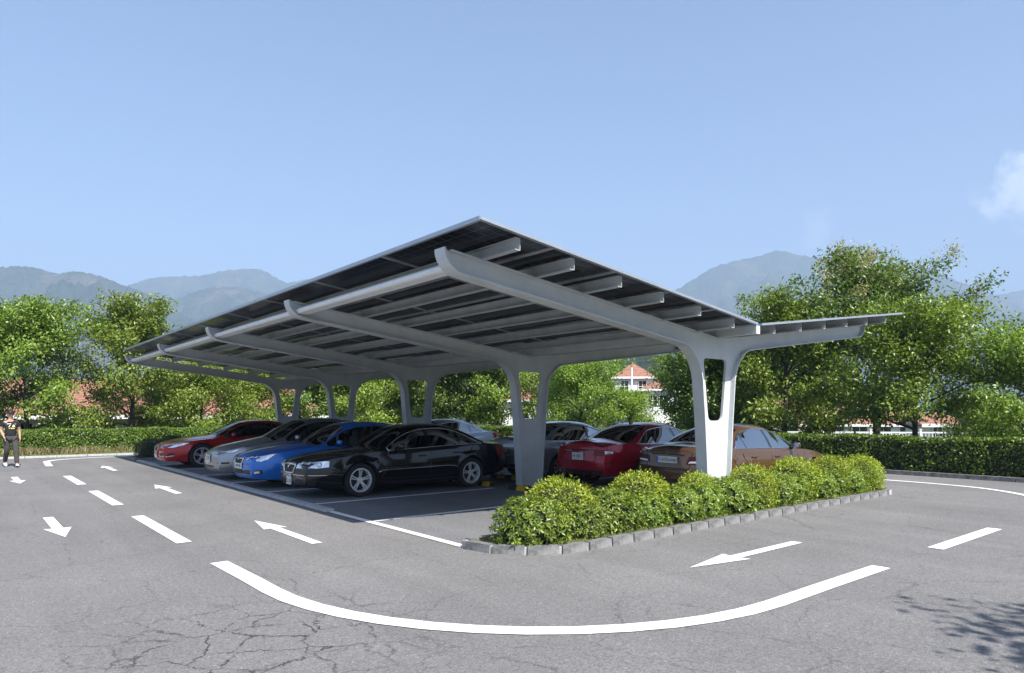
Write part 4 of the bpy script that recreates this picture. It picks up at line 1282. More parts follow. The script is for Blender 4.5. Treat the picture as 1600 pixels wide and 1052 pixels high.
        mb = MB(); ctr = Vector((P['s_c'] + .78, -.37, zb - .02))
        mb.tube([ctr + Vector((math.cos(t) * .06, math.sin(t) * .185, math.cos(t) * -.0 + math.cos(t) * .175)) for t in np.linspace(0, 2 * PI, 17)], .014, 6, caps=False)
        mb.build('steering_wheel', M['blackplastic'], c.top, smooth=True)
    def mirror_(c, s=None, mat=None):
        P = c.P; s = s or P['dlo0'] + .22; z = c.fb(s) + .075
        for sgn in (1, -1):
            y0 = c.side(s, c.fb(s)) - .02
            bm = bmesh.new(); bmesh.ops.create_uvsphere(bm, u_segments=14, v_segments=9, radius=1)
            for v in bm.verts:
                x, y, zz = (math.copysign(abs(q) ** .62, q) for q in v.co)
                sx = (.06 if x < 0 else .045)
                v.co = (s + x * sx + .02 * abs(y), sgn * (y0 + .14 + y * .108), z + zz * (.054 + .014 * y) + .012)
            for f in bm.faces: f.smooth = True
            bmesh.ops.recalc_face_normals(bm, faces=bm.faces)
            me = bpy.data.meshes.new('wing_mirror'); bm.to_mesh(me); bm.free(); me.materials.append(mat or c.paint)
            o = obj('wing_mirror', me, c.top)
            mb = MB(); mb.tube([(s + .01, sgn * (y0 - .03), z - .07), (s + .005, sgn * (y0 + .07), z - .045)], [.035, .03], 8); mb.build('mirror_arm', M['blackplastic'], o)
            mb = MB(); mb.box((s + .052, sgn * (y0 + .145), z + .01), (.012, .17, .10)); mb.build('mirror_glass', M['chrome'], o)
    def handles(c, mat=None, ss=(2.42, 3.3), dz=-.11):
        for s in ss:
            for sgn in (1, -1):
                z = c.fb(s) + dz; p, n = c.near((s, sgn * 1.1, z), .012)
                mb = MB(); mb.tube([(p.x - .10, p.y - sgn * .012, p.z), (p.x - .08, p.y + sgn * .012, p.z + .002), (p.x + .08, p.y + sgn * .012, p.z + .004), (p.x + .10, p.y - sgn * .012, p.z + .003)], [.009, .013, .013, .009], 6)
                mb.build('door_handle', mat or c.paint, c.top, smooth=True)
    def gaps(c):
        P = c.P; zb = c.fb
        a = P['s_c'] + .18
        def col(s0, z0, s1, z1, k=6): return [(s0 + (s1 - s0) * t, 1.2, z0 + (z1 - z0) * t) for t in np.linspace(0, 1, k)]
        zl = .30
        self_ = c
        c.line('door_gap', col(a + .02, zb(a) - .01, a - .02, zl), .0075, 'blackplastic', off=-.001)
        c.line('door_gap', col(P['sb'] + .02, zb(P['sb']) - .01, P['sb'], zl), .0075, 'blackplastic', off=-.001)
        e = P['xr'] - P['R'] - .06
        c.line('door_gap', [(P['dlo1'] - .25, 1.2, zb(3.8) - .01), (P['xr'] - .10, 1.2, P['R'] * 2 + .14), (e - .01, 1.2, .55), (e - .03, 1.2, zl)], .0075, 'blackplastic', off=-.001)
        c.line('door_gap', [(a - .02, 1.2, zl), (2.4, 1.2, zl - .01), (e - .03, 1.2, zl)], .0045, 'blackplastic', off=-.001)
        for z in ():
            pass
        c.line('bonnet_gap', [(.10, .60, .80), (.6, .72, .86), (P['s_c'] - .03, .76, .97)], .0045, 'blackplastic', off=-.001)
    def numberplate(c, s, y, z, txt, w=.40, h=.13, tilt=0.0, back=False, mat='plate', band=False, size=None, tmat='plate_txt'):
        p, n = c.near((s, y, z), .016)
        sg = 1 if back else -1
        mb = MB(); mb.box((0, 0, 0), (.014, w, h)); o = mb.build('number_plate', M[mat], c.top, loc=(p.x, p.y, p.z), rot=(0, tilt * sg, math.atan2(n.y, n.x * 1) if back else math.atan2(-n.y, -n.x)))
        if txt:
            t = text_mesh('plate_lettering', txt, size or h * .82, M[tmat]); to = obj('plate_lettering', t, o, (sg * .0085, (.02 * sg if band else 0), 0), (PI / 2, 0, PI / 2 if back else -PI / 2))
        if band:
            mb = MB(); mb.box((sg * .0045, -sg * (w / 2 - .022), 0), (.008, .042, h * .94)); mb.build('plate_band', M['plate_blue'], o)
        return o
    def badge(c, s, y, z, pts, r=.008, mat='chrome'):
        q = [c.near((s, y + a, z + b), .012)[0] for a, b in pts]
        mb = MB(); mb.tube(q, r, 6); return mb.build('badge', M[mat], c.top)
    def grille(c, ztop, zbot_, wt, wb, n, frame='chrome', inner='blackplastic', slat='darkmetal', r=.014):
        tl = [(-.3, -wt, ztop), (-.3, 0, ztop + .01), (-.3, wt, ztop)]; bl = [(-.3, -wb, zbot_), (-.3, 0, zbot_ - .006), (-.3, wb, zbot_)]
        g = c.patch('grille', tl, bl, inner, .004, 12, 5, mirror=False)[0]
        for k in range(1, n):
            t = k / n; w = wb + (wt - wb) * t - .01; z = zbot_ + (ztop - zbot_) * t
            c.line('grille_slat', [(-.3, -w, z), (-.3, 0, z), (-.3, w, z)], .0062, slat, .010, False, 12, g)
        if frame: c.line('grille_frame', [(-.3, -wt, ztop), (-.3, 0, ztop + .01), (-.3, wt, ztop), (-.3, wb, zbot_), (-.3, 0, zbot_ - .006), (-.3, -wb, zbot_)], r, frame, .008, False, 42, g, True)
        return g
    def headlight(c, T, B, bulbs):
        outs = c.patch('headlight', T, B, 'lamp', .007, 12, 5)
        for o, sgn in zip(outs, (1, -1)):
            for (s, y, z, r) in bulbs:
                p, n = c.near((s, y * sgn, z), .009)
                mb = MB(); mb.lathe([(.0005, -.006), (r * .6, -.008), (r, .0)], 12, 'y'); q = mb.build('projector', M['lamp_lens'], o, smooth=True, loc=p)
                q.rotation_euler = (-n).to_track_quat('Y', 'Z').to_euler() if False else n.to_track_quat('-Y', 'Z').to_euler()
                mb = MB(); mb.lathe([(r * .98, -.001), (r * 1.2, -.004), (r * 1.25, .002)], 12, 'y'); q2 = mb.build('bezel', M['gloss_black'], o, smooth=True, loc=p); q2.rotation_euler = q.rotation_euler
            c.line('lamp_rim', [(a[0], a[1] * sgn, a[2]) for a in (T + B[::-1])], .005, 'blackplastic', .006, False, 40, o, True)
        return outs

BX = 5.2
PA = {'black': paint('paint_black', (.003, .003, .0035), .0), 'blue': paint('paint_blue', (.02, .17, .60), .35), 'silver': paint('paint_silver', (.34, .35, .37), .75),
      'red': paint('paint_red', (.42, .008, .014), .3), 'crimson': paint('paint_crimson', (.38, .006, .024), .3), 'silver2': paint('paint_pale_silver', (.42, .44, .48), .6),
      'brown': paint('paint_brown', (.135, .070, .037), .45), 'paleblue': paint('paint_pale_blue', (.36, .43, .55), .5)}
def y_bay(k): return 8.335 + 2.465 * k

# --- black saloon
c = Car('long black saloon with silver spoked wheels, nearest of the cars facing the road', PA['black'], (5.32, 13.35), False, xf=.98, xr=3.72, R=.34, rail=BASE['rail'])
c.window_trim(); c.mirror_(); c.handles(); c.gaps()
c.grille(.735, .51, .31, .23, 8, r=.018)
c.badge(-.3, 0, .67, [(-.075, .055), (-.025, .03), (0, -.05), (.025, .03), (.075, .055)], .015)
c.headlight([(-.1, .36, .735), (.0, .52, .755), (.12, .70, .76), (.34, .84, .75)], [(-.1, .31, .59), (.0, .52, .585), (.12, .70, .595), (.32, .86, .63)], [(-.03, .45, .665, .05), (.04, .60, .67, .052), (.17, .74, .675, .04)])
c.line('bumper_trim', [(-.2, .12, .47), (-.05, .5, .47), (.12, .72, .47), (.3, .85, .47)], .010, 'chrome', .005)
c.patch('air_intake', [(-.2, .30, .40), (-.02, .55, .40), (.12, .70, .39)], [(-.2, .30, .28), (-.02, .55, .28), (.12, .70, .29)], 'blackplastic', .003)
for z in (.31, .34, .37): c.line('intake_slat', [(-.2, .31, z), (-.02, .55, z), (.10, .69, z)], .005, 'darkmetal', .006)
c.patch('lower_intake', [(-.3, -.26, .41), (-.3, 0, .41), (-.3, .26, .41)], [(-.3, -.26, .27), (-.3, 0, .27), (-.3, .26, .27)], 'blackplastic', .003, mirror=False)
c.numberplate(-.3, -.03, .455, 'FKD', .22, .125, .05, size=.11); c.numberplate(-.3, -.03, .315, 'GUX', .22, .125, -.05, size=.11)
c.line('side_trim', [(1.42, 1.2, .475), (2.4, 1.2, .49), (3.28, 1.2, .505)], .010, 'chrome', .004, n=30)
c.patch('tail_light', [(4.85, .52, .93), (4.78, .75, .93), (4.45, .93, .92)], [(4.88, .52, .72), (4.8, .78, .72), (4.5, .95, .70)], 'tail')
c.numberplate(5, 0, .72, None, .42, .12, back=True)

# --- blue car
c = Car('bright blue saloon with silver-framed grille, between the black saloon and a silver car', PA['blue'], (5.12, 15.85), False, glass='glass', seat='seat_beige', W=.92, R=.335, s_rr=3.5, s_d=4.3,
        top=[(0, .66), (.06, .74), (.2, .80), (.6, .885), (1.05, .95), (1.36, .985), (1.6, 1.10), (1.95, 1.30), (2.2, 1.40), (2.5, 1.46), (2.9, 1.475), (3.4, 1.44), (3.8, 1.33), (4.1, 1.2), (4.35, 1.09), (4.6, 1.06), (4.74, 1.04), (4.8, .98)])
c.window_trim('gloss_black'); c.mirror_(); c.handles(); c.gaps()
c.grille(.745, .55, .31, .23, 9, r=.017)
c.badge(-.3, 0, .705, [(-.07, .045), (-.02, .02), (0, -.035), (.02, .02), (.07, .045)], .014)
c.headlight([(-.05, .40, .715), (.03, .58, .745), (.15, .72, .76), (.42, .82, .78)], [(-.08, .37, .62), (.02, .56, .60), (.12, .72, .60), (.25, .80, .655)], [(.0, .50, .668, .045), (.07, .63, .67, .045)])
c.patch('air_intake', [(-.2, .30, .415), (-.02, .55, .42), (.14, .74, .43)], [(-.2, .30, .325), (-.02, .55, .335), (.14, .74, .35)], 'blackplastic', .003)
c.patch('lower_intake', [(-.3, -.28, .43), (-.3, 0, .43), (-.3, .28, .43)], [(-.3, -.3, .29), (-.3, 0, .285), (-.3, .3, .29)], 'blackplastic', .003, mirror=False)
for z in (.32, .355, .39): c.line('intake_slat', [(-.3, -.28, z), (-.3, 0, z), (-.3, .28, z)], .006, 'darkmetal', .006, False)
c.patch('fog_lamp', [(.03, .60, .405), (.10, .68, .41)], [(.03, .60, .36), (.10, .68, .365)], 'lamp', .008)
c.numberplate(-.3, -.06, .50, '0W303', .38, .12, 0, mat='plate')
c.patch('tail_light', [(4.85, .5, .98), (4.78, .75, .98), (4.45, .93, .97)], [(4.88, .5, .82), (4.8, .78, .82), (4.5, .95, .80)], 'tail')

# --- silver car without a grille
c = Car('silver car with smooth nose and slim headlights, beyond the blue saloon', PA['silver'], (5.12, 18.25), False, W=.93, R=.345, xf=.9, xr=3.75, L=4.75,
        top=[(0, .64), (.06, .74), (.2, .83), (.6, .93), (1.0, 1.01), (1.3, 1.07), (1.6, 1.22), (1.95, 1.40), (2.25, 1.50), (2.6, 1.545), (3.0, 1.545), (3.4, 1.50), (3.8, 1.40), (4.15, 1.24), (4.4, 1.13), (4.6, 1.10), (4.70, 1.08), (4.75, 1.0)],
        belt=[(0, .64), (.2, .74), (.6, .835), (1.36, .945), (2.4, .985), (3.4, 1.02), (4.2, 1.04), (4.55, 1.02), (4.75, .95)],
        rail=[(0, .645), (.2, .76), (.6, .855), (1.3, .965), (1.5, 1.02), (1.85, 1.23), (2.2, 1.39), (2.5, 1.455), (2.9, 1.47), (3.3, 1.435), (3.7, 1.31), (4.1, 1.14), (4.3, 1.06), (4.55, 1.03), (4.75, .96)],
        s_c=1.28, s_rf=2.2, s_rr=3.5, s_d=4.3, dlo0=1.56, twin=False, spokes=7)
c.window_trim('gloss_black'); c.mirror_(); c.handles(); c.gaps()
c.headlight([(-.02, .52, .735), (.12, .66, .775), (.35, .76, .825), (.62, .80, .87)], [(-.05, .52, .69), (.06, .68, .685), (.22, .80, .70), (.45, .86, .79)], [(.05, .60, .715, .028), (.17, .70, .735, .03)])
c.patch('lower_intake', [(-.3, -.36, .37), (-.3, 0, .375), (-.3, .36, .37)], [(-.3, -.46, .26), (-.3, 0, .26), (-.3, .46, .26)], 'blackplastic', .003, mirror=False)
c.patch('air_intake', [(.0, .56, .46), (.16, .74, .47)], [(.0, .56, .425), (.16, .74, .43)], 'blackplastic', .003)
c.numberplate(-.3, -.05, .545, 'C3F', .32, .18, .0, mat='plate', size=.15)
c.patch('tail_light', [(4.8, .5, 1.0), (4.74, .75, 1.0), (4.45, .93, 1.0)], [(4.82, .5, .9), (4.76, .78, .9), (4.5, .95, .88)], 'tail')

# --- red saloon at the far end
c = Car('dark red saloon with silver-edged upright grille, farthest of the cars facing the road', PA['red'], (4.95, 23.15), False, W=.93, R=.365, L=4.95, xf=.95, xr=3.86, s_d=4.3, dlo1=4.1, twin=True, spokes=5,
        top=[(0, .66), (.05, .745), (.18, .80), (.6, .885), (1.1, .955), (1.42, .995), (1.7, 1.12), (2.05, 1.30), (2.3, 1.395), (2.6, 1.445), (3.0, 1.455), (3.4, 1.42), (3.8, 1.31), (4.15, 1.17), (4.35, 1.10), (4.65, 1.07), (4.87, 1.05), (4.95, .99)],
        s_c=1.42, s_rf=2.28)
c.window_trim('gloss_black'); c.mirror_(); c.handles(); c.gaps()
c.grille(.735, .53, .24, .19, 9, inner='gloss_black', r=.013)
c.headlight([(-.08, .36, .70), (.05, .58, .735), (.25, .74, .765), (.62, .87, .775)], [(-.1, .36, .625), (.02, .58, .605), (.16, .74, .62), (.4, .87, .70)], [(.0, .48, .66, .042), (.1, .64, .67, .045)])
c.patch('air_intake', [(-.1, .38, .46), (.05, .62, .46), (.2, .76, .475)], [(-.1, .34, .37), (.04, .62, .375), (.18, .76, .39)], 'blackplastic', .003)
c.line('bumper_trim', [(-.1, .35, .375), (.04, .62, .38), (.18, .77, .395)], .014, 'chrome', .006)
c.patch('lower_intake', [(-.3, -.2, .40), (-.3, 0, .40), (-.3, .2, .40)], [(-.3, -.22, .28), (-.3, 0, .28), (-.3, .22, .28)], 'blackplastic', .003, mirror=False)
c.numberplate(-.3, 0, .475, None, .36, .12, .0, mat='plate_pink')
c.numberplate(-.3, 0, .345, None, .30, .09, .0)
c.patch('tail_light', [(4.98, .5, .98), (4.92, .75, .98), (4.6, .93, .97)], [(5.0, .5, .82), (4.94, .78, .82), (4.65, .95, .80)], 'tail')

# --- cars backed in on the far side (nose away from us)
RB = 10.88
def rear_common(c):
    c.handles(); c.gaps(); c.mirror_()
    c.headlight([(-.05, .38, .70), (.12, .68, .73), (.42, .84, .74)], [(-.08, .38, .60), (.08, .68, .60), (.3, .84, .66)], [])
    c.grille(.70, .50, .30, .24, 6)
def rear_lines(c, zd, wd, zl):
    L = c.P['L'] + .2
    c.line('boot_gap', [(L, -wd, zd), (L, -wd * .9, zl), (L, 0, zl - .01), (L, wd * .9, zl), (L, wd, zd)], .0075, 'blackplastic', -.001, False, 40)
    c.line('bumper_gap', [(L, -.5, zl - .05), (L, 0, zl - .055), (L, .5, zl - .05), (c.P['L'] - .2, .93, zl - .02)], .004, 'blackplastic', -.001, False, 30)

# brown saloon
c = Car('brown saloon parked beside the near support, seen from behind', PA['brown'], (RB + 4.85, 8.35), True, glass='glass', seat='seat_black', L=4.85, R=.33, xf=.88, xr=3.72, s_rr=3.40, s_d=4.12, dlo1=3.95, arc=3.45, sc2=3.52, tail_w=.84,
        top=[(0, .64), (.06, .72), (.2, .78), (.6, .87), (1.05, .93), (1.36, .97), (1.6, 1.09), (1.95, 1.29), (2.2, 1.40), (2.5, 1.46), (2.9, 1.475), (3.25, 1.445), (3.6, 1.345), (3.95, 1.185), (4.15, 1.095), (4.45, 1.07), (4.76, 1.05), (4.85, 1.0)],
        belt=[(0, .65), (.2, .73), (.6, .80), (1.36, .90), (2.4, .935), (3.4, .96), (4.2, .99), (4.65, .98), (4.85, .95)])
rear_common(c); c.window_trim('chrome'); rear_lines(c, .98, .58, .64)
Lr = 5.05
c.patch('tail_light', [(Lr, .50, .875), (4.92, .74, .88), (4.7, .92, .89)], [(Lr, .46, .74), (4.94, .74, .735), (4.72, .94, .73)], 'tail_dark', .008)
for o in c.patch('tail_light_band', [(Lr, .52, .785), (4.93, .74, .785), (4.8, .88, .785)], [(Lr, .50, .755), (4.94, .74, .755), (4.8, .88, .755)], 'tail_clear', .011, 10, 2): pass
c.line('boot_trim', [(Lr, -.40, .905), (Lr, 0, .912), (Lr, .40, .905)], .010, 'gloss_black', .006, False, 20)
c.patch('plate_recess', [(Lr, -.38, .885), (Lr, 0, .89), (Lr, .38, .885)], [(Lr, -.30, .70), (Lr, 0, .69), (Lr, .30, .70)], PA['brown'], .002, mirror=False)
c.numberplate(Lr, 0, .795, 'V.ADSccner', .50, .125, back=True, band=True, size=.088)
c.line('bumper_trim', [(Lr, -.6, .60), (Lr, 0, .60), (Lr, .6, .60)], .006, 'darkmetal', .003, False, 24)
c.patch('bumper_base', [(Lr, -.75, .40), (Lr, 0, .40), (Lr, .75, .40)], [(Lr, -.7, .30), (Lr, 0, .30), (Lr, .7, .30)], 'blackplastic', .004, 16, 3, mirror=False)
c.badge(Lr, 0, .965, [(.03 * math.cos(t), .03 * math.sin(t)) for t in np.linspace(0, 2 * PI, 13)], .005)
c.badge(Lr, 0, .965, [(0, .03), (0, 0), (.026, -.015)], .004)
p, n = c.near((3.98, 1.1, .85), .001)
c.line('fuel_flap', [(3.98 + .09 * math.cos(t), 1.2, .83 + .09 * math.sin(t)) for t in np.linspace(0, 2 * PI, 15)], .004, 'blackplastic', -.001, n=30)

# crimson saloon
c = Car('crimson saloon with chrome tailpipes, seen from behind between two supports', PA['crimson'], (RB + 4.95, 10.8), True, glass='glass_dark', L=4.95, W=.93, R=.36, xf=.95, xr=3.84, s_c=1.42, s_rf=2.28, s_rr=3.35, s_d=4.28, dlo1=4.05, arc=3.35, tail_w=.82,
        top=[(0, .66), (.05, .745), (.18, .80), (.6, .885), (1.1, .955), (1.42, .995), (1.7, 1.12), (2.05, 1.30), (2.3, 1.40), (2.6, 1.455), (3.0, 1.465), (3.35, 1.43), (3.75, 1.32), (4.1, 1.18), (4.32, 1.095), (4.6, 1.065), (4.86, 1.075), (4.95, 1.0)],
        belt=[(0, .65), (.2, .73), (.6, .80), (1.36, .90), (2.4, .94), (3.4, .97), (4.2, 1.0), (4.75, .99), (4.95, .95)])
rear_common(c); c.window_trim('chrome', r=.012); rear_lines(c, .97, .56, .62)
Lr = 5.15
c.patch('tail_light', [(Lr, .44, .90), (5.03, .70, .90), (4.78, .92, .885)], [(Lr, .46, .775), (5.04, .70, .765), (4.8, .94, .80)], 'tail', .008)
c.patch('tail_light_band', [(5.0, .76, .875), (4.84, .90, .87)], [(5.0, .76, .80), (4.84, .91, .815)], 'tail_clear', .011, 6, 2)
c.line('boot_trim', [(Lr, -.5, .885), (Lr, 0, .893), (Lr, .5, .885)], .019, 'gloss_black', .006, False, 24)
c.line('boot_trim', [(Lr, -.47, .868), (Lr, -.22, .872)], .014, 'chrome', .016, True, 8)
c.numberplate(Lr, 0, .745, 'H 601', .34, .16, back=True, size=.12)
c.patch('bumper_base', [(Lr, -.78, .43), (Lr, 0, .42), (Lr, .78, .43)], [(Lr, -.7, .30), (Lr, 0, .29), (Lr, .7, .30)], 'blackplastic', .004, 16, 3, mirror=False)
for sgn in (-1, 1):
    p, n = c.near((Lr, .52 * sgn, .36), 0)
    mb = MB(); v = []
    for (k, (sc, dx)) in enumerate(((.85, -.05), (1.0, .02), (1.0, .035), (.86, .035), (.8, -.02))):
        for q in range(16):
            t = 2 * PI * q / 16; v.append((p.x + dx, p.y + .095 * sc * math.cos(t), p.z + .042 * sc * math.sin(t)))
    mb.add(v, [(a * 16 + q, a * 16 + (q + 1) % 16, (a + 1) * 16 + (q + 1) % 16, (a + 1) * 16 + q) for a in range(4) for q in range(16)])
    mb.build('tailpipe', M['chrome'], c.top, smooth=True, sharp=40)
p, n = c.near((3.25, 0, 1.6), 0)
mb = MB(); mb.add([(p.x - .09, 0, p.z - .005), (p.x + .09, -.028, p.z - .01), (p.x + .09, .028, p.z - .01), (p.x + .075, 0, p.z + .06)], [(0, 1, 3), (0, 3, 2), (1, 2, 3), (0, 2, 1)]); mb.build('roof_fin', PA['crimson'], c.top)

# silver saloon
c = Car('pale silver saloon half hidden behind the second support', PA['silver2'], (RB - .2 + 4.75, 13.3), True, glass='glass', L=4.75, R=.335, xf=.85, xr=3.66, s_rr=3.35, s_d=4.15, dlo1=3.98, arc=3.3, tail_w=.86, twin=False, spokes=9, rimmat='rim',
        top=[(0, .66), (.06, .74), (.2, .80), (.6, .89), (1.05, .95), (1.36, .985), (1.6, 1.10), (1.95, 1.30), (2.2, 1.40), (2.5, 1.46), (2.9, 1.475), (3.3, 1.44), (3.65, 1.345), (4.0, 1.20), (4.2, 1.12), (4.45, 1.10), (4.67, 1.085), (4.75, 1.03)],
        belt=[(0, .65), (.2, .73), (.6, .80), (1.36, .91), (2.4, .95), (3.4, .98), (4.2, 1.01), (4.6, 1.0), (4.75, .97)])
rear_common(c); c.window_trim('gloss_black'); rear_lines(c, 1.0, .6, .62)
Lr = 4.95
c.patch('tail_light', [(Lr, .50, .94), (4.84, .74, .945), (4.6, .92, .94)], [(Lr, .50, .86), (4.84, .74, .855), (4.62, .94, .84)], 'tail', .008)
c.numberplate(Lr, 0, .80, 'AX 0081', .46, .12, back=True, mat='silver_plate' if 'silver_plate' in M else 'plate', size=.085)
c.patch('bumper_base', [(Lr, -.78, .42), (Lr, 0, .42), (Lr, .78, .42)], [(Lr, -.7, .30), (Lr, 0, .29), (Lr, .7, .30)], 'blackplastic', .004, 16, 3, mirror=False)
c.badge(Lr, 0, .97, [(.03 * math.cos(t), .03 * math.sin(t)) for t in np.linspace(0, 2 * PI, 13)], .005)

# pale blue saloon beyond the black one
c = Car('pale silver-blue saloon beyond the black saloon, behind the middle support', PA['paleblue'], (10.95, 20.7), False, glass='glass_dark', R=.33,
        top=[(a, b + .03 * (a > .5)) for a, b in BASE['top']])
c.window_trim('chrome'); c.mirror_(); c.handles()
c.headlight([(-.05, .38, .70), (.12, .68, .73), (.42, .84, .74)], [(-.08, .38, .60), (.08, .68, .60), (.3, .84, .66)], [])
c.grille(.70, .50, .30, .24, 6)
c.patch('tail_light', [(4.85, .5, .96), (4.78, .75, .96), (4.45, .93, .95)], [(4.88, .5, .8), (4.8, .78, .8), (4.5, .95, .78)], 'tail')

# ================================================================== BUILDINGS BEYOND THE HEDGES
def roof_courses(mb, p0, p1, q0, q1, n, step=.05):
    """tile courses stepping up a roof plane from the eave p0-p1 to the ridge q0-q1"""
    for k in range(n):
        a0, a1 = p0.lerp(q0, k / n), p1.lerp(q1, k / n); b0, b1 = p0.lerp(q0, (k + 1) / n), p1.lerp(q1, (k + 1) / n)
        up = Vector((0, 0, step))
        v = [a0 + up, a1 + up, b1, b0, a0 - up * .3, a1 - up * .3]
        mb.add(v, [(0, 1, 2, 3), (4, 5, 1, 0)])
def window(parent, x, y, z, w, h, nx=2, ny=2, frame='frame_white', face=(0, -1)):
    """window in a wall; face = outward direction"""
    e = MB(); rz = math.atan2(face[0], -face[1]) if False else math.atan2(face[1], face[0]) + PI / 2
    e.box((0, -.02, 0), (w, .03, h)); pane = e.build('window', M['winglass'], parent, loc=(x, y, z), rot=(0, 0, rz))
    b = MB(); b.box((0, .06, 0), (w, .02, h)); b.build('room_back', M['room'], pane)
    f = MB(); t = .06
    f.box((0, -.045, h / 2 + t / 2), (w + 2 * t, .08, t)); f.box((0, -.045, -h / 2 - t / 2), (w + 2 * t, .08, t)); f.box((-w / 2 - t / 2, -.045, 0), (t, .08, h)); f.box((w / 2 + t / 2, -.045, 0), (t, .08, h))
    for k in range(1, nx): f.box((-w / 2 + w * k / nx, -.042, 0), (.05, .03, h))
    for k in range(1, ny): f.box((0, -.0415, -h / 2 + h * k / ny), (w, .028, .05))
    f.build('window_frame', M[frame], pane)
    return pane
def house(label, x0, x1, y0, y1, zg, ze, zr, hip, wins, over=.5, courses=12, rz=0.0):
    cx, cy = (x0 + x1) / 2, (y0 + y1) / 2
    e = empty('house', (cx, cy, zg), rz); tag(e, label, 'house')
    hx, hy = (x1 - x0) / 2, (y1 - y0) / 2
    mb = MB(); mb.box((0, 0, (ze - zg) / 2), (2 * hx, 2 * hy, ze - zg))
    if not hip: 
        for sx in (-1, 1): mb.add([(sx * hx, -hy, ze - zg), (sx * hx, hy, ze - zg), (sx * hx, 0, zr - zg - .12), (sx * (hx - .1), -hy, ze - zg), (sx * (hx - .1), hy, ze - zg), (sx * (hx - .1), 0, zr - zg - .12)], [(0, 1, 2), (5, 4, 3), (0, 2, 5, 3), (1, 4, 5, 2)])
    mb.build('wall', M['wall'], e)
    r = MB(); ox, oy = hx + over, hy + over; z = ze - zg; zz = zr - zg
    A, B, C_, D = Vector((-ox, -oy, z)), Vector((ox, -oy, z)), Vector((ox, oy, z)), Vector((-ox, oy, z))
    if hip: R0, R1 = Vector((-max(.05, ox - oy), 0, zz)), Vector((max(.05, ox - oy), 0, zz))
    else: R0, R1 = Vector((-ox, 0, zz)), Vector((ox, 0, zz))
    roof_courses(r, A, B, R0, R1, courses); roof_courses(r, C_, D, R1, R0, courses)
    if hip: roof_courses(r, B, C_, R1, R1, courses); roof_courses(r, D, A, R0, R0, courses)
    r.box((0, 0, z - .05), (2 * ox - .05, 2 * oy - .05, .06))
    rf = r.build('roof', M['tile'], e)
    rd = MB(); rd.tube([R0 + Vector((0, 0, .03)), R1 + Vector((0, 0, .03))], .12, 8); rd.build('ridge_tiles', M['tile'], rf)
    fb_ = MB(); fb_.box((0, -oy - .02, z - .04), (2 * ox, .04, .22)); fb_.build('fascia', M['frame_white'], rf)
    for (wx, wz, w, h, side_) in wins:
        if side_ == 'f': window(e, wx - cx, -hy - .012, wz - zg, w, h)
        elif side_ == 'd':
            d = MB(); d.box((wx - cx, -hy - .03, wz - zg), (w, .06, h)); d.build('door', M['wood'], e)
        else: window(e, -hx - .012, wx - cy, wz - zg, w, h, face=(-1, 0))
    return e
def xw(px, y=44): return on_y(px, 650, y).x
zgl = terrain_z(5, 44)
house('long low white building with red tiled roof behind the left hedge and trees', -14, 19, 44, 54, zgl, 1.5, 3.6, False,
      [(xw(93), .55, xw(115) - xw(75), 1.15, 'f'), (xw(170), .6, xw(183) - xw(157), 1.15, 'f'), (xw(147), .35, .34, 1.7, 'd'), (xw(30), .55, 1.1, 1.15, 'f'), (xw(-60), .55, 1.2, 1.15, 'f'), (xw(250), .55, 1.1, 1.15, 'f'), (xw(320), .55, 1.1, 1.15, 'f'), (xw(118), .4, .12, 1.6, 'd')], .55, 16)
def house_px(label, px0, px1, D, ye, yr, deep, hip, wins, courses=9):
    a, b = at_depth(px0, ye, D), at_depth(px1, ye, D); zr = at_depth((px0 + px1) / 2, yr, D + deep / 2).z
    w = (b - a).length; ctr = (a + b) / 2; fwd = Vector((SA, CA, 0)); ctr = ctr + fwd * deep / 2
    zg = -1.5
    e = house(label, ctr.x - w / 2, ctr.x + w / 2, ctr.y - deep / 2, ctr.y + deep / 2, zg, a.z, zr, hip, [(ctr.x + o * w, zg + hh * (a.z - zg), ww, hgt, 'f') for o, hh, ww, hgt in wins], .45, courses, rz=-math.atan2(SA, CA) - .12)
    return e
house_px('tall white house with red hipped roof, between second and near supports', 966, 1024, 76, 590, 568, 5.0, True, [(.22, .86, .8, 1.2), (-.25, .86, .8, 1.2), (.22, .5, .8, 1.2)])
house_px('lower white wing with red roof, right of the tall white house', 1008, 1062, 71, 609, 596, 4.5, True, [(-.2, .8, .8, 1.0), (.1, .8, .8, 1.0)], 6)
house_px('white house with steep red roof, showing through the slot of the second support', 790, 872, 62, 626, 588, 5, True, [(-.1, .75, .9, 1.1)])
house_px('long white building with red roof behind the right hand trees', 1150, 1440, 64, 664, 628, 7, False, [(-.42 + .12 * k, .62, 1.3, 1.2) for k in range(8)], 10)
house_px('small white house with orange gable right of the forked tree', 1452, 1494, 46, 664, 648, 3, False, [(-.1, .8, .55, .65)], 5)

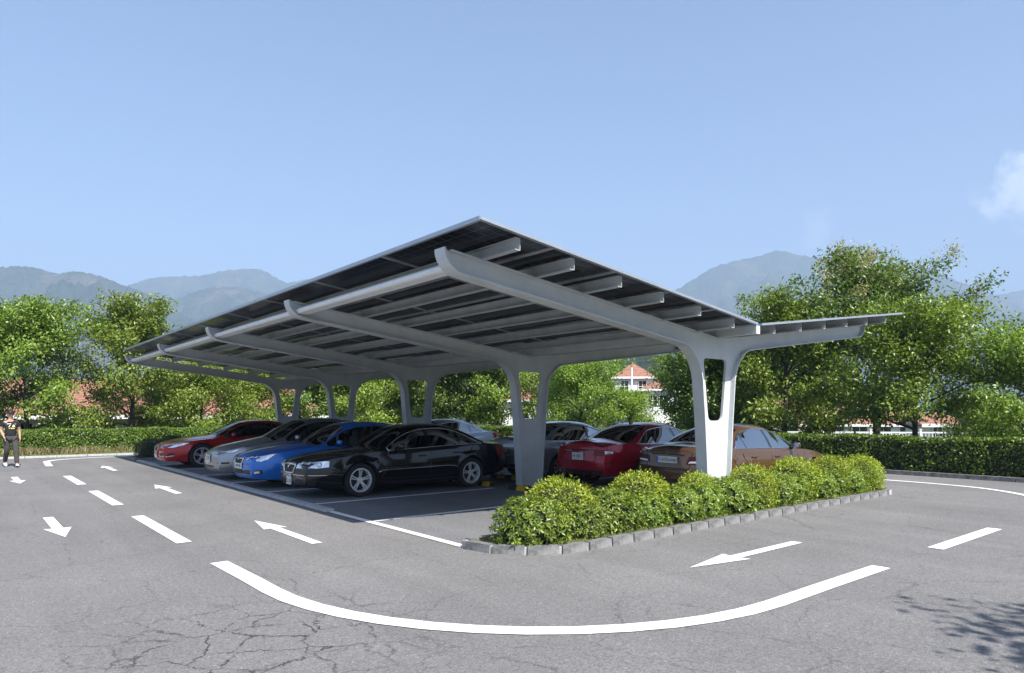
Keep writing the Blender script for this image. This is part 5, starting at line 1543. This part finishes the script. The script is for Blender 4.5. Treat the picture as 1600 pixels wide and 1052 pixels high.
# white railing fence seen under the right hand trees
fa, fbp = at_depth(1138, 673, 33), at_depth(1518, 673, 31)
fz = terrain_z(fa.x, fa.y); fln = (Vector((fbp.x, fbp.y, 0)) - Vector((fa.x, fa.y, 0))).length
fe = empty('railing_fence', (fa.x, fa.y, fz - .02), math.atan2(fbp.y - fa.y, fbp.x - fa.x)); tag(fe, 'low white railing fence under the trees beyond the right hedge', 'fence')
ftop = fa.z - fz
for z in (.25, ftop - .03):
    mb = MB(); mb.box((fln / 2, 0, z), (fln, .05, .06)); mb.build('rail', M['frame_white'], fe)
npst = int(fln / 1.9)
pm_ = MB(); pm_.box((0, 0, (ftop + .1) / 2), (.09, .09, ftop + .1)); pm_.box((0, 0, ftop + .12), (.12, .12, .04)); pme = pm_.mesh('post', M['frame_white'])
for k in range(npst + 1): obj('post', pme, fe, (fln * k / npst, 0, 0))
mb = MB()
for k in range(int(fln / .14)): mb.box((.07 + .14 * k, 0, ftop / 2 + .1), (.025, .025, ftop - .26))
o = mb.build('pickets', M['frame_white'], fe); o['kind'] = 'stuff'

# white mast in front of the tall house
q = at_depth(987, 572, 44)
mb = MB(); mb.tube([(0, 0, 0), (0, 0, q.z - terrain_z(q.x, q.y) - .1)], [.09, .06], 8); mb.box((0, 0, .04), (.3, .3, .08)); ms = mb.build('mast', M['frame_white'], None, loc=(q.x, q.y, terrain_z(q.x, q.y)))
tag(ms, 'slim white mast standing before the tall white house', 'mast')
mb = MB(); mb.tube([(0, 0, q.z + 1.3), (0, 0, q.z + 1.5)], .035, 6); mb.build('mast_tip', M['frame_white'], ms)
# antenna masts on the hill tops
for px, py, D in ((398, 409, 2600), (66, 408, 1650), (123, 412, 1650)):
    a = at_depth(px, 424 if D > 2000 else 425, D); t = at_depth(px, py, D)
    mb = MB(); hh = t.z - a.z + 12
    mb.tube([(0, 0, -12), (0, 0, hh - 12)], [D * .0004, D * .0002], 5); mb.tube([(-hh * .08, 0, hh * .35), (hh * .08, 0, hh * .35)], D * .0002, 4)
    o = mb.build('radio_mast', M['galv'], None, loc=(a.x, a.y, a.z)); tag(o, {398: 'pale radio mast on the far left hill crest', 66: 'thin mast on the left hill near the picture edge', 123: 'second thin mast on the left hill crest'}[px], 'mast', 'radio masts')

# ================================================================== THE WALKING MAN
def skin(name, verts, edges, radii, mats, parent, root=0, sub=2, loc=None):
    me = bpy.data.meshes.new(name); me.from_pydata(verts, edges, []); o = bpy.data.objects.new(name, me); COL.objects.link(o)
    sk = o.modifiers.new('skin', 'SKIN'); sk.use_smooth_shade = True; sk.branch_smoothing = .6
    for i, r in enumerate(radii):
        o.data.skin_vertices[0].data[i].radius = r if isinstance(r, tuple) else (r, r)
        o.data.skin_vertices[0].data[i].use_root = (i == root)
    sb = o.modifiers.new('sub', 'SUBSURF'); sb.levels = sub; sb.render_levels = sub
    bpy.context.view_layer.update()
    m2 = bpy.data.meshes.new_from_object(o.evaluated_get(bpy.context.evaluated_depsgraph_get()))
    bpy.data.objects.remove(o); m2.name = name
    for p in m2.polygons: p.use_smooth = True
    m2.materials.clear(); m2.materials.append(mats)
    return obj(name, m2, parent)
skin_m = simple('skin_tone', (.45, .26, .18), .55, var=.08)
shirt_m = simple('black_cotton', (.012, .012, .014), .85, var=.2)
trous_m = simple('grey_cloth', (.045, .043, .042), .9, var=.25, scale=12)
shoe_m = simple('white_shoe', (.7, .7, .7), .6)
hair_m = simple('black_hair', (.012, .011, .011), .6)
man = empty('person', (1.34, 26.4, 0.004), .12); tag(man, 'man in black printed T-shirt, grey trousers and dark cap walking on the road', 'person')
J = dict(pel=(0, 0, .97), sp=(0, -.01, 1.14), ch=(0, -.01, 1.33), nk=(0, -.005, 1.48), nk2=(0, -.015, 1.545), hd=(0, -.03, 1.63), hd2=(0, -.02, 1.735),
         hl=(.095, 0, .90), kl=(.105, -.21, .52), al=(.11, -.31, .10), hr=(-.095, 0, .90), kr=(-.10, -.02, .51), ar=(-.10, .27, .14),
         sl=(.185, 0, 1.405), el=(.235, .05, 1.14), wl=(.235, -.04, .90), sr=(-.185, 0, 1.405), er=(-.24, .05, 1.15), wr=(-.185, -.14, .93),
         pl=(.235, -.055, .845), pr=(-.17, -.165, .885), fl=(.11, -.41, .06), fr=(-.10, .18, .08))
keys = list(J); ix = {k: i for i, k in enumerate(keys)}
E_ = [('pel', 'sp'), ('sp', 'ch'), ('ch', 'nk'), ('nk', 'nk2'), ('nk2', 'hd'), ('hd', 'hd2'), ('pel', 'hl'), ('hl', 'kl'), ('kl', 'al'), ('al', 'fl'), ('pel', 'hr'), ('hr', 'kr'), ('kr', 'ar'), ('ar', 'fr'), ('ch', 'sl'), ('sl', 'el'), ('el', 'wl'), ('wl', 'pl'), ('ch', 'sr'), ('sr', 'er'), ('er', 'wr'), ('wr', 'pr')]
RR = dict(pel=(.15, .105), sp=(.14, .10), ch=(.16, .11), nk=.062, nk2=.057, hd=(.078, .095), hd2=(.068, .085), hl=.085, kl=.058, al=.038, hr=.085, kr=.058, ar=.038, sl=.06, el=.043, wl=.028, sr=.06, er=.043, wr=.028, pl=(.02, .038), pr=(.02, .038), fl=.03, fr=.03)
vs = [J[k] for k in keys]; es = [(ix[a], ix[b]) for a, b in E_]
rs = [(tuple(q * .84 for q in RR[k]) if isinstance(RR[k], tuple) else RR[k] * .84) if k in ('pel', 'sp', 'ch', 'hl', 'hr', 'kl', 'kr') else RR[k] for k in keys]
def hand(base, fwd, side):
    b = Vector(base); f = Vector(fwd).normalized(); s = Vector(side).normalized(); n = f.cross(s)
    for k, (o, l) in enumerate(((-.028, .062), (-.010, .075), (.009, .07), (.027, .055))):
        a = b + s * o + f * .02; m = a + f * l * .55 - n * .004; e = m + f * l * .4 - n * .02
        i = len(vs); vs.extend([tuple(a), tuple(m), tuple(e)]); rs.extend([.0095, .0088, .0075]); es.extend([(i, i + 1), (i + 1, i + 2)]); es.append((ix['pl'] if base == J['pl'] else ix['pr'], i))
    a = b - s * .04 - f * .01; e = a - s * .02 + f * .035; i = len(vs); vs.extend([tuple(a), tuple(e)]); rs.extend([.011, .0085]); es.append((i, i + 1)); es.append((ix['pl'] if base == J['pl'] else ix['pr'], i))
hand(J['pl'], (0, -.25, -1), (0, 1, -.2)); hand(J['pr'], (.25, -.4, -.85), (.3, .9, -.2))
body = skin('body', vs, es, rs, skin_m, man, ix['pel'])
# clothes as slightly wider shells over the same joints
def cloth(name, ks, edges, scale, mat, ext={}, rext={}):
    P_ = [ext.get(k, J[k]) for k in ks]; m = {k: i for i, k in enumerate(ks)}
    R_ = [rext.get(k, RR[k]) for k in ks]; R_ = [tuple(q * scale for q in (r if isinstance(r, tuple) else (r, r))) for r in R_]
    return skin(name, P_, [(m[a], m[b]) for a, b in edges], R_, mat, man, 0)
def lerp(a, b, t): return tuple(a[i] + (b[i] - a[i]) * t for i in range(3))
tee = cloth('t_shirt', ['ch', 'sp', 'pel', 'nk', 'sl', 'el', 'sr', 'er'], [('pel', 'sp'), ('sp', 'ch'), ('ch', 'nk'), ('ch', 'sl'), ('sl', 'el'), ('ch', 'sr'), ('sr', 'er')], 1.17, shirt_m,
      dict(pel=(0, 0, .87), nk=(0, -.005, 1.455), el=lerp(J['sl'], J['el'], .62), er=lerp(J['sr'], J['er'], .62)), dict(nk=.07, el=.058, er=.058, sl=.066, sr=.066, pel=(.155, .115), sp=(.15, .108), ch=(.165, .115)))
tr = cloth('trousers', ['pel', 'hl', 'kl', 'al', 'hr', 'kr', 'ar'], [('pel', 'hl'), ('hl', 'kl'), ('kl', 'al'), ('pel', 'hr'), ('hr', 'kr'), ('kr', 'ar')], 1.14, trous_m, dict(pel=(0, 0, .985)), dict(al=.056, ar=.056, kl=.07, kr=.07, hl=.10, hr=.10))
for nm, a, yaw, pitch in (('l', J['al'], 0.0, -.12), ('r', J['ar'], .05, .42)):
    bm = bmesh.new(); bmesh.ops.create_uvsphere(bm, u_segments=14, v_segments=9, radius=1)
    for v in bm.verts:
        x, y, z = v.co; v.co = (x * .048, y * .145 - .055, max(z, -.55) * (.055 if y > -.2 else .042))
    for f in bm.faces: f.smooth = True
    me = bpy.data.meshes.new('shoe'); bm.to_mesh(me); bm.free(); me.materials.append(shoe_m)
    sh = obj('shoe', me, man, (a[0], a[1], (.045 if nm == 'l' else .095)), (pitch, 0, yaw))
    mb = MB(); mb.box((0, -.055, -.032), (.085, .27, .012)); mb.build('sole', M['rubber'], sh)
bm = bmesh.new(); bmesh.ops.create_uvsphere(bm, u_segments=16, v_segments=10, radius=1)
for v in bm.verts:
    x, y, z = v.co; z = max(z, -.08); v.co = (x * .098, y * .118 - .012, 1.69 + z * .105)
for f in bm.faces: f.smooth = True
me = bpy.data.meshes.new('cap'); bm.to_mesh(me); bm.free(); me.materials.append(hair_m); cap_o = obj('cap', me, man)
mb = MB(); mb.add([(-.075, -.10, 1.69), (.075, -.10, 1.69), (.055, -.185, 1.675), (-.055, -.185, 1.675), (-.075, -.10, 1.70), (.075, -.10, 1.70), (.055, -.185, 1.683), (-.055, -.185, 1.683)], [(3, 2, 1, 0), (4, 5, 6, 7), (0, 1, 5, 4), (1, 2, 6, 5), (2, 3, 7, 6), (3, 0, 4, 7)]); mb.build('peak', hair_m, cap_o)
mb = MB(); mb.tube([(0, -.115, 1.645), (0, -.14, 1.605)], [.008, .014], 6); mb.build('nose', skin_m, man, smooth=True)
mb = MB()
for sx in (-1, 1): mb.box((sx * .032, -.112, 1.645), (.026, .012, .011))
mb.build('eyes', hair_m, man)
mb = MB(); mb.tube([(-.03, -.108, 1.568), (0, -.118, 1.562), (.03, -.108, 1.568)], .006, 5); mb.build('mouth', simple('lips', (.35, .15, .12), .5), man)
for sx in (-1, 1):
    mb = MB(); mb.tube([(sx * .083, -.01, 1.60), (sx * .095, .0, 1.63), (sx * .085, .0, 1.66)], [.01, .014, .009], 6); mb.build('ear', skin_m, man, smooth=True)
# print on the shirt
pr_w, pr_y = simple('print_white', (.65, .65, .62), .8), simple('print_yellow', (.6, .5, .04), .8)
bvh_t = BVHTree.FromPolygons([v.co.copy() for v in tee.data.vertices], [tuple(p.vertices) for p in tee.data.polygons])
def print_on(poly, mat):
    v = []
    for x, z in poly:
        hit = bvh_t.ray_cast(Vector((x, -1, z)), Vector((0, 1, 0)))[0]; v.append((x, (hit.y if hit else -.14) - .005, z))
    part('shirt_print', v, [tuple(range(len(v)))], mat, tee)
for poly, m_ in (([(-.11, 1.335), (.0, 1.345), (.0, 1.365), (-.11, 1.355)], pr_w), ([(-.075, 1.24), (-.055, 1.24), (-.005, 1.325), (-.03, 1.325)], pr_w), ([(.02, 1.25), (.10, 1.25), (.085, 1.30), (.05, 1.325)], pr_w),
                 ([(-.06, 1.195), (-.03, 1.195), (-.03, 1.225), (-.06, 1.225)], pr_y), ([(-.015, 1.19), (.09, 1.19), (.09, 1.225), (-.015, 1.225)], pr_y), ([(.09, 1.33), (.12, 1.33), (.12, 1.35), (.09, 1.35)], pr_y)):
    print_on(poly, m_)

# ================================================================== HAZE
hb = MB(); hb.box((0, 0, 400), (9000, 9000, 806))
hm = bpy.data.materials.new('haze'); hm.use_nodes = True
hn = hm.node_tree.nodes; hn.clear()
ho = hn.new('ShaderNodeOutputMaterial'); hv = hn.new('ShaderNodeVolumePrincipled')
hv.inputs['Color'].default_value = (.53, .72, 1.0, 1); hv.inputs['Density'].default_value = 0.00045; hv.inputs['Anisotropy'].default_value = 0.0
hm.node_tree.links.new(hv.outputs[0], ho.inputs['Volume'])
hz = hb.build('haze', hm); hz['kind'] = 'stuff'
tag(hz, 'pale blue summer haze in the air', 'haze')
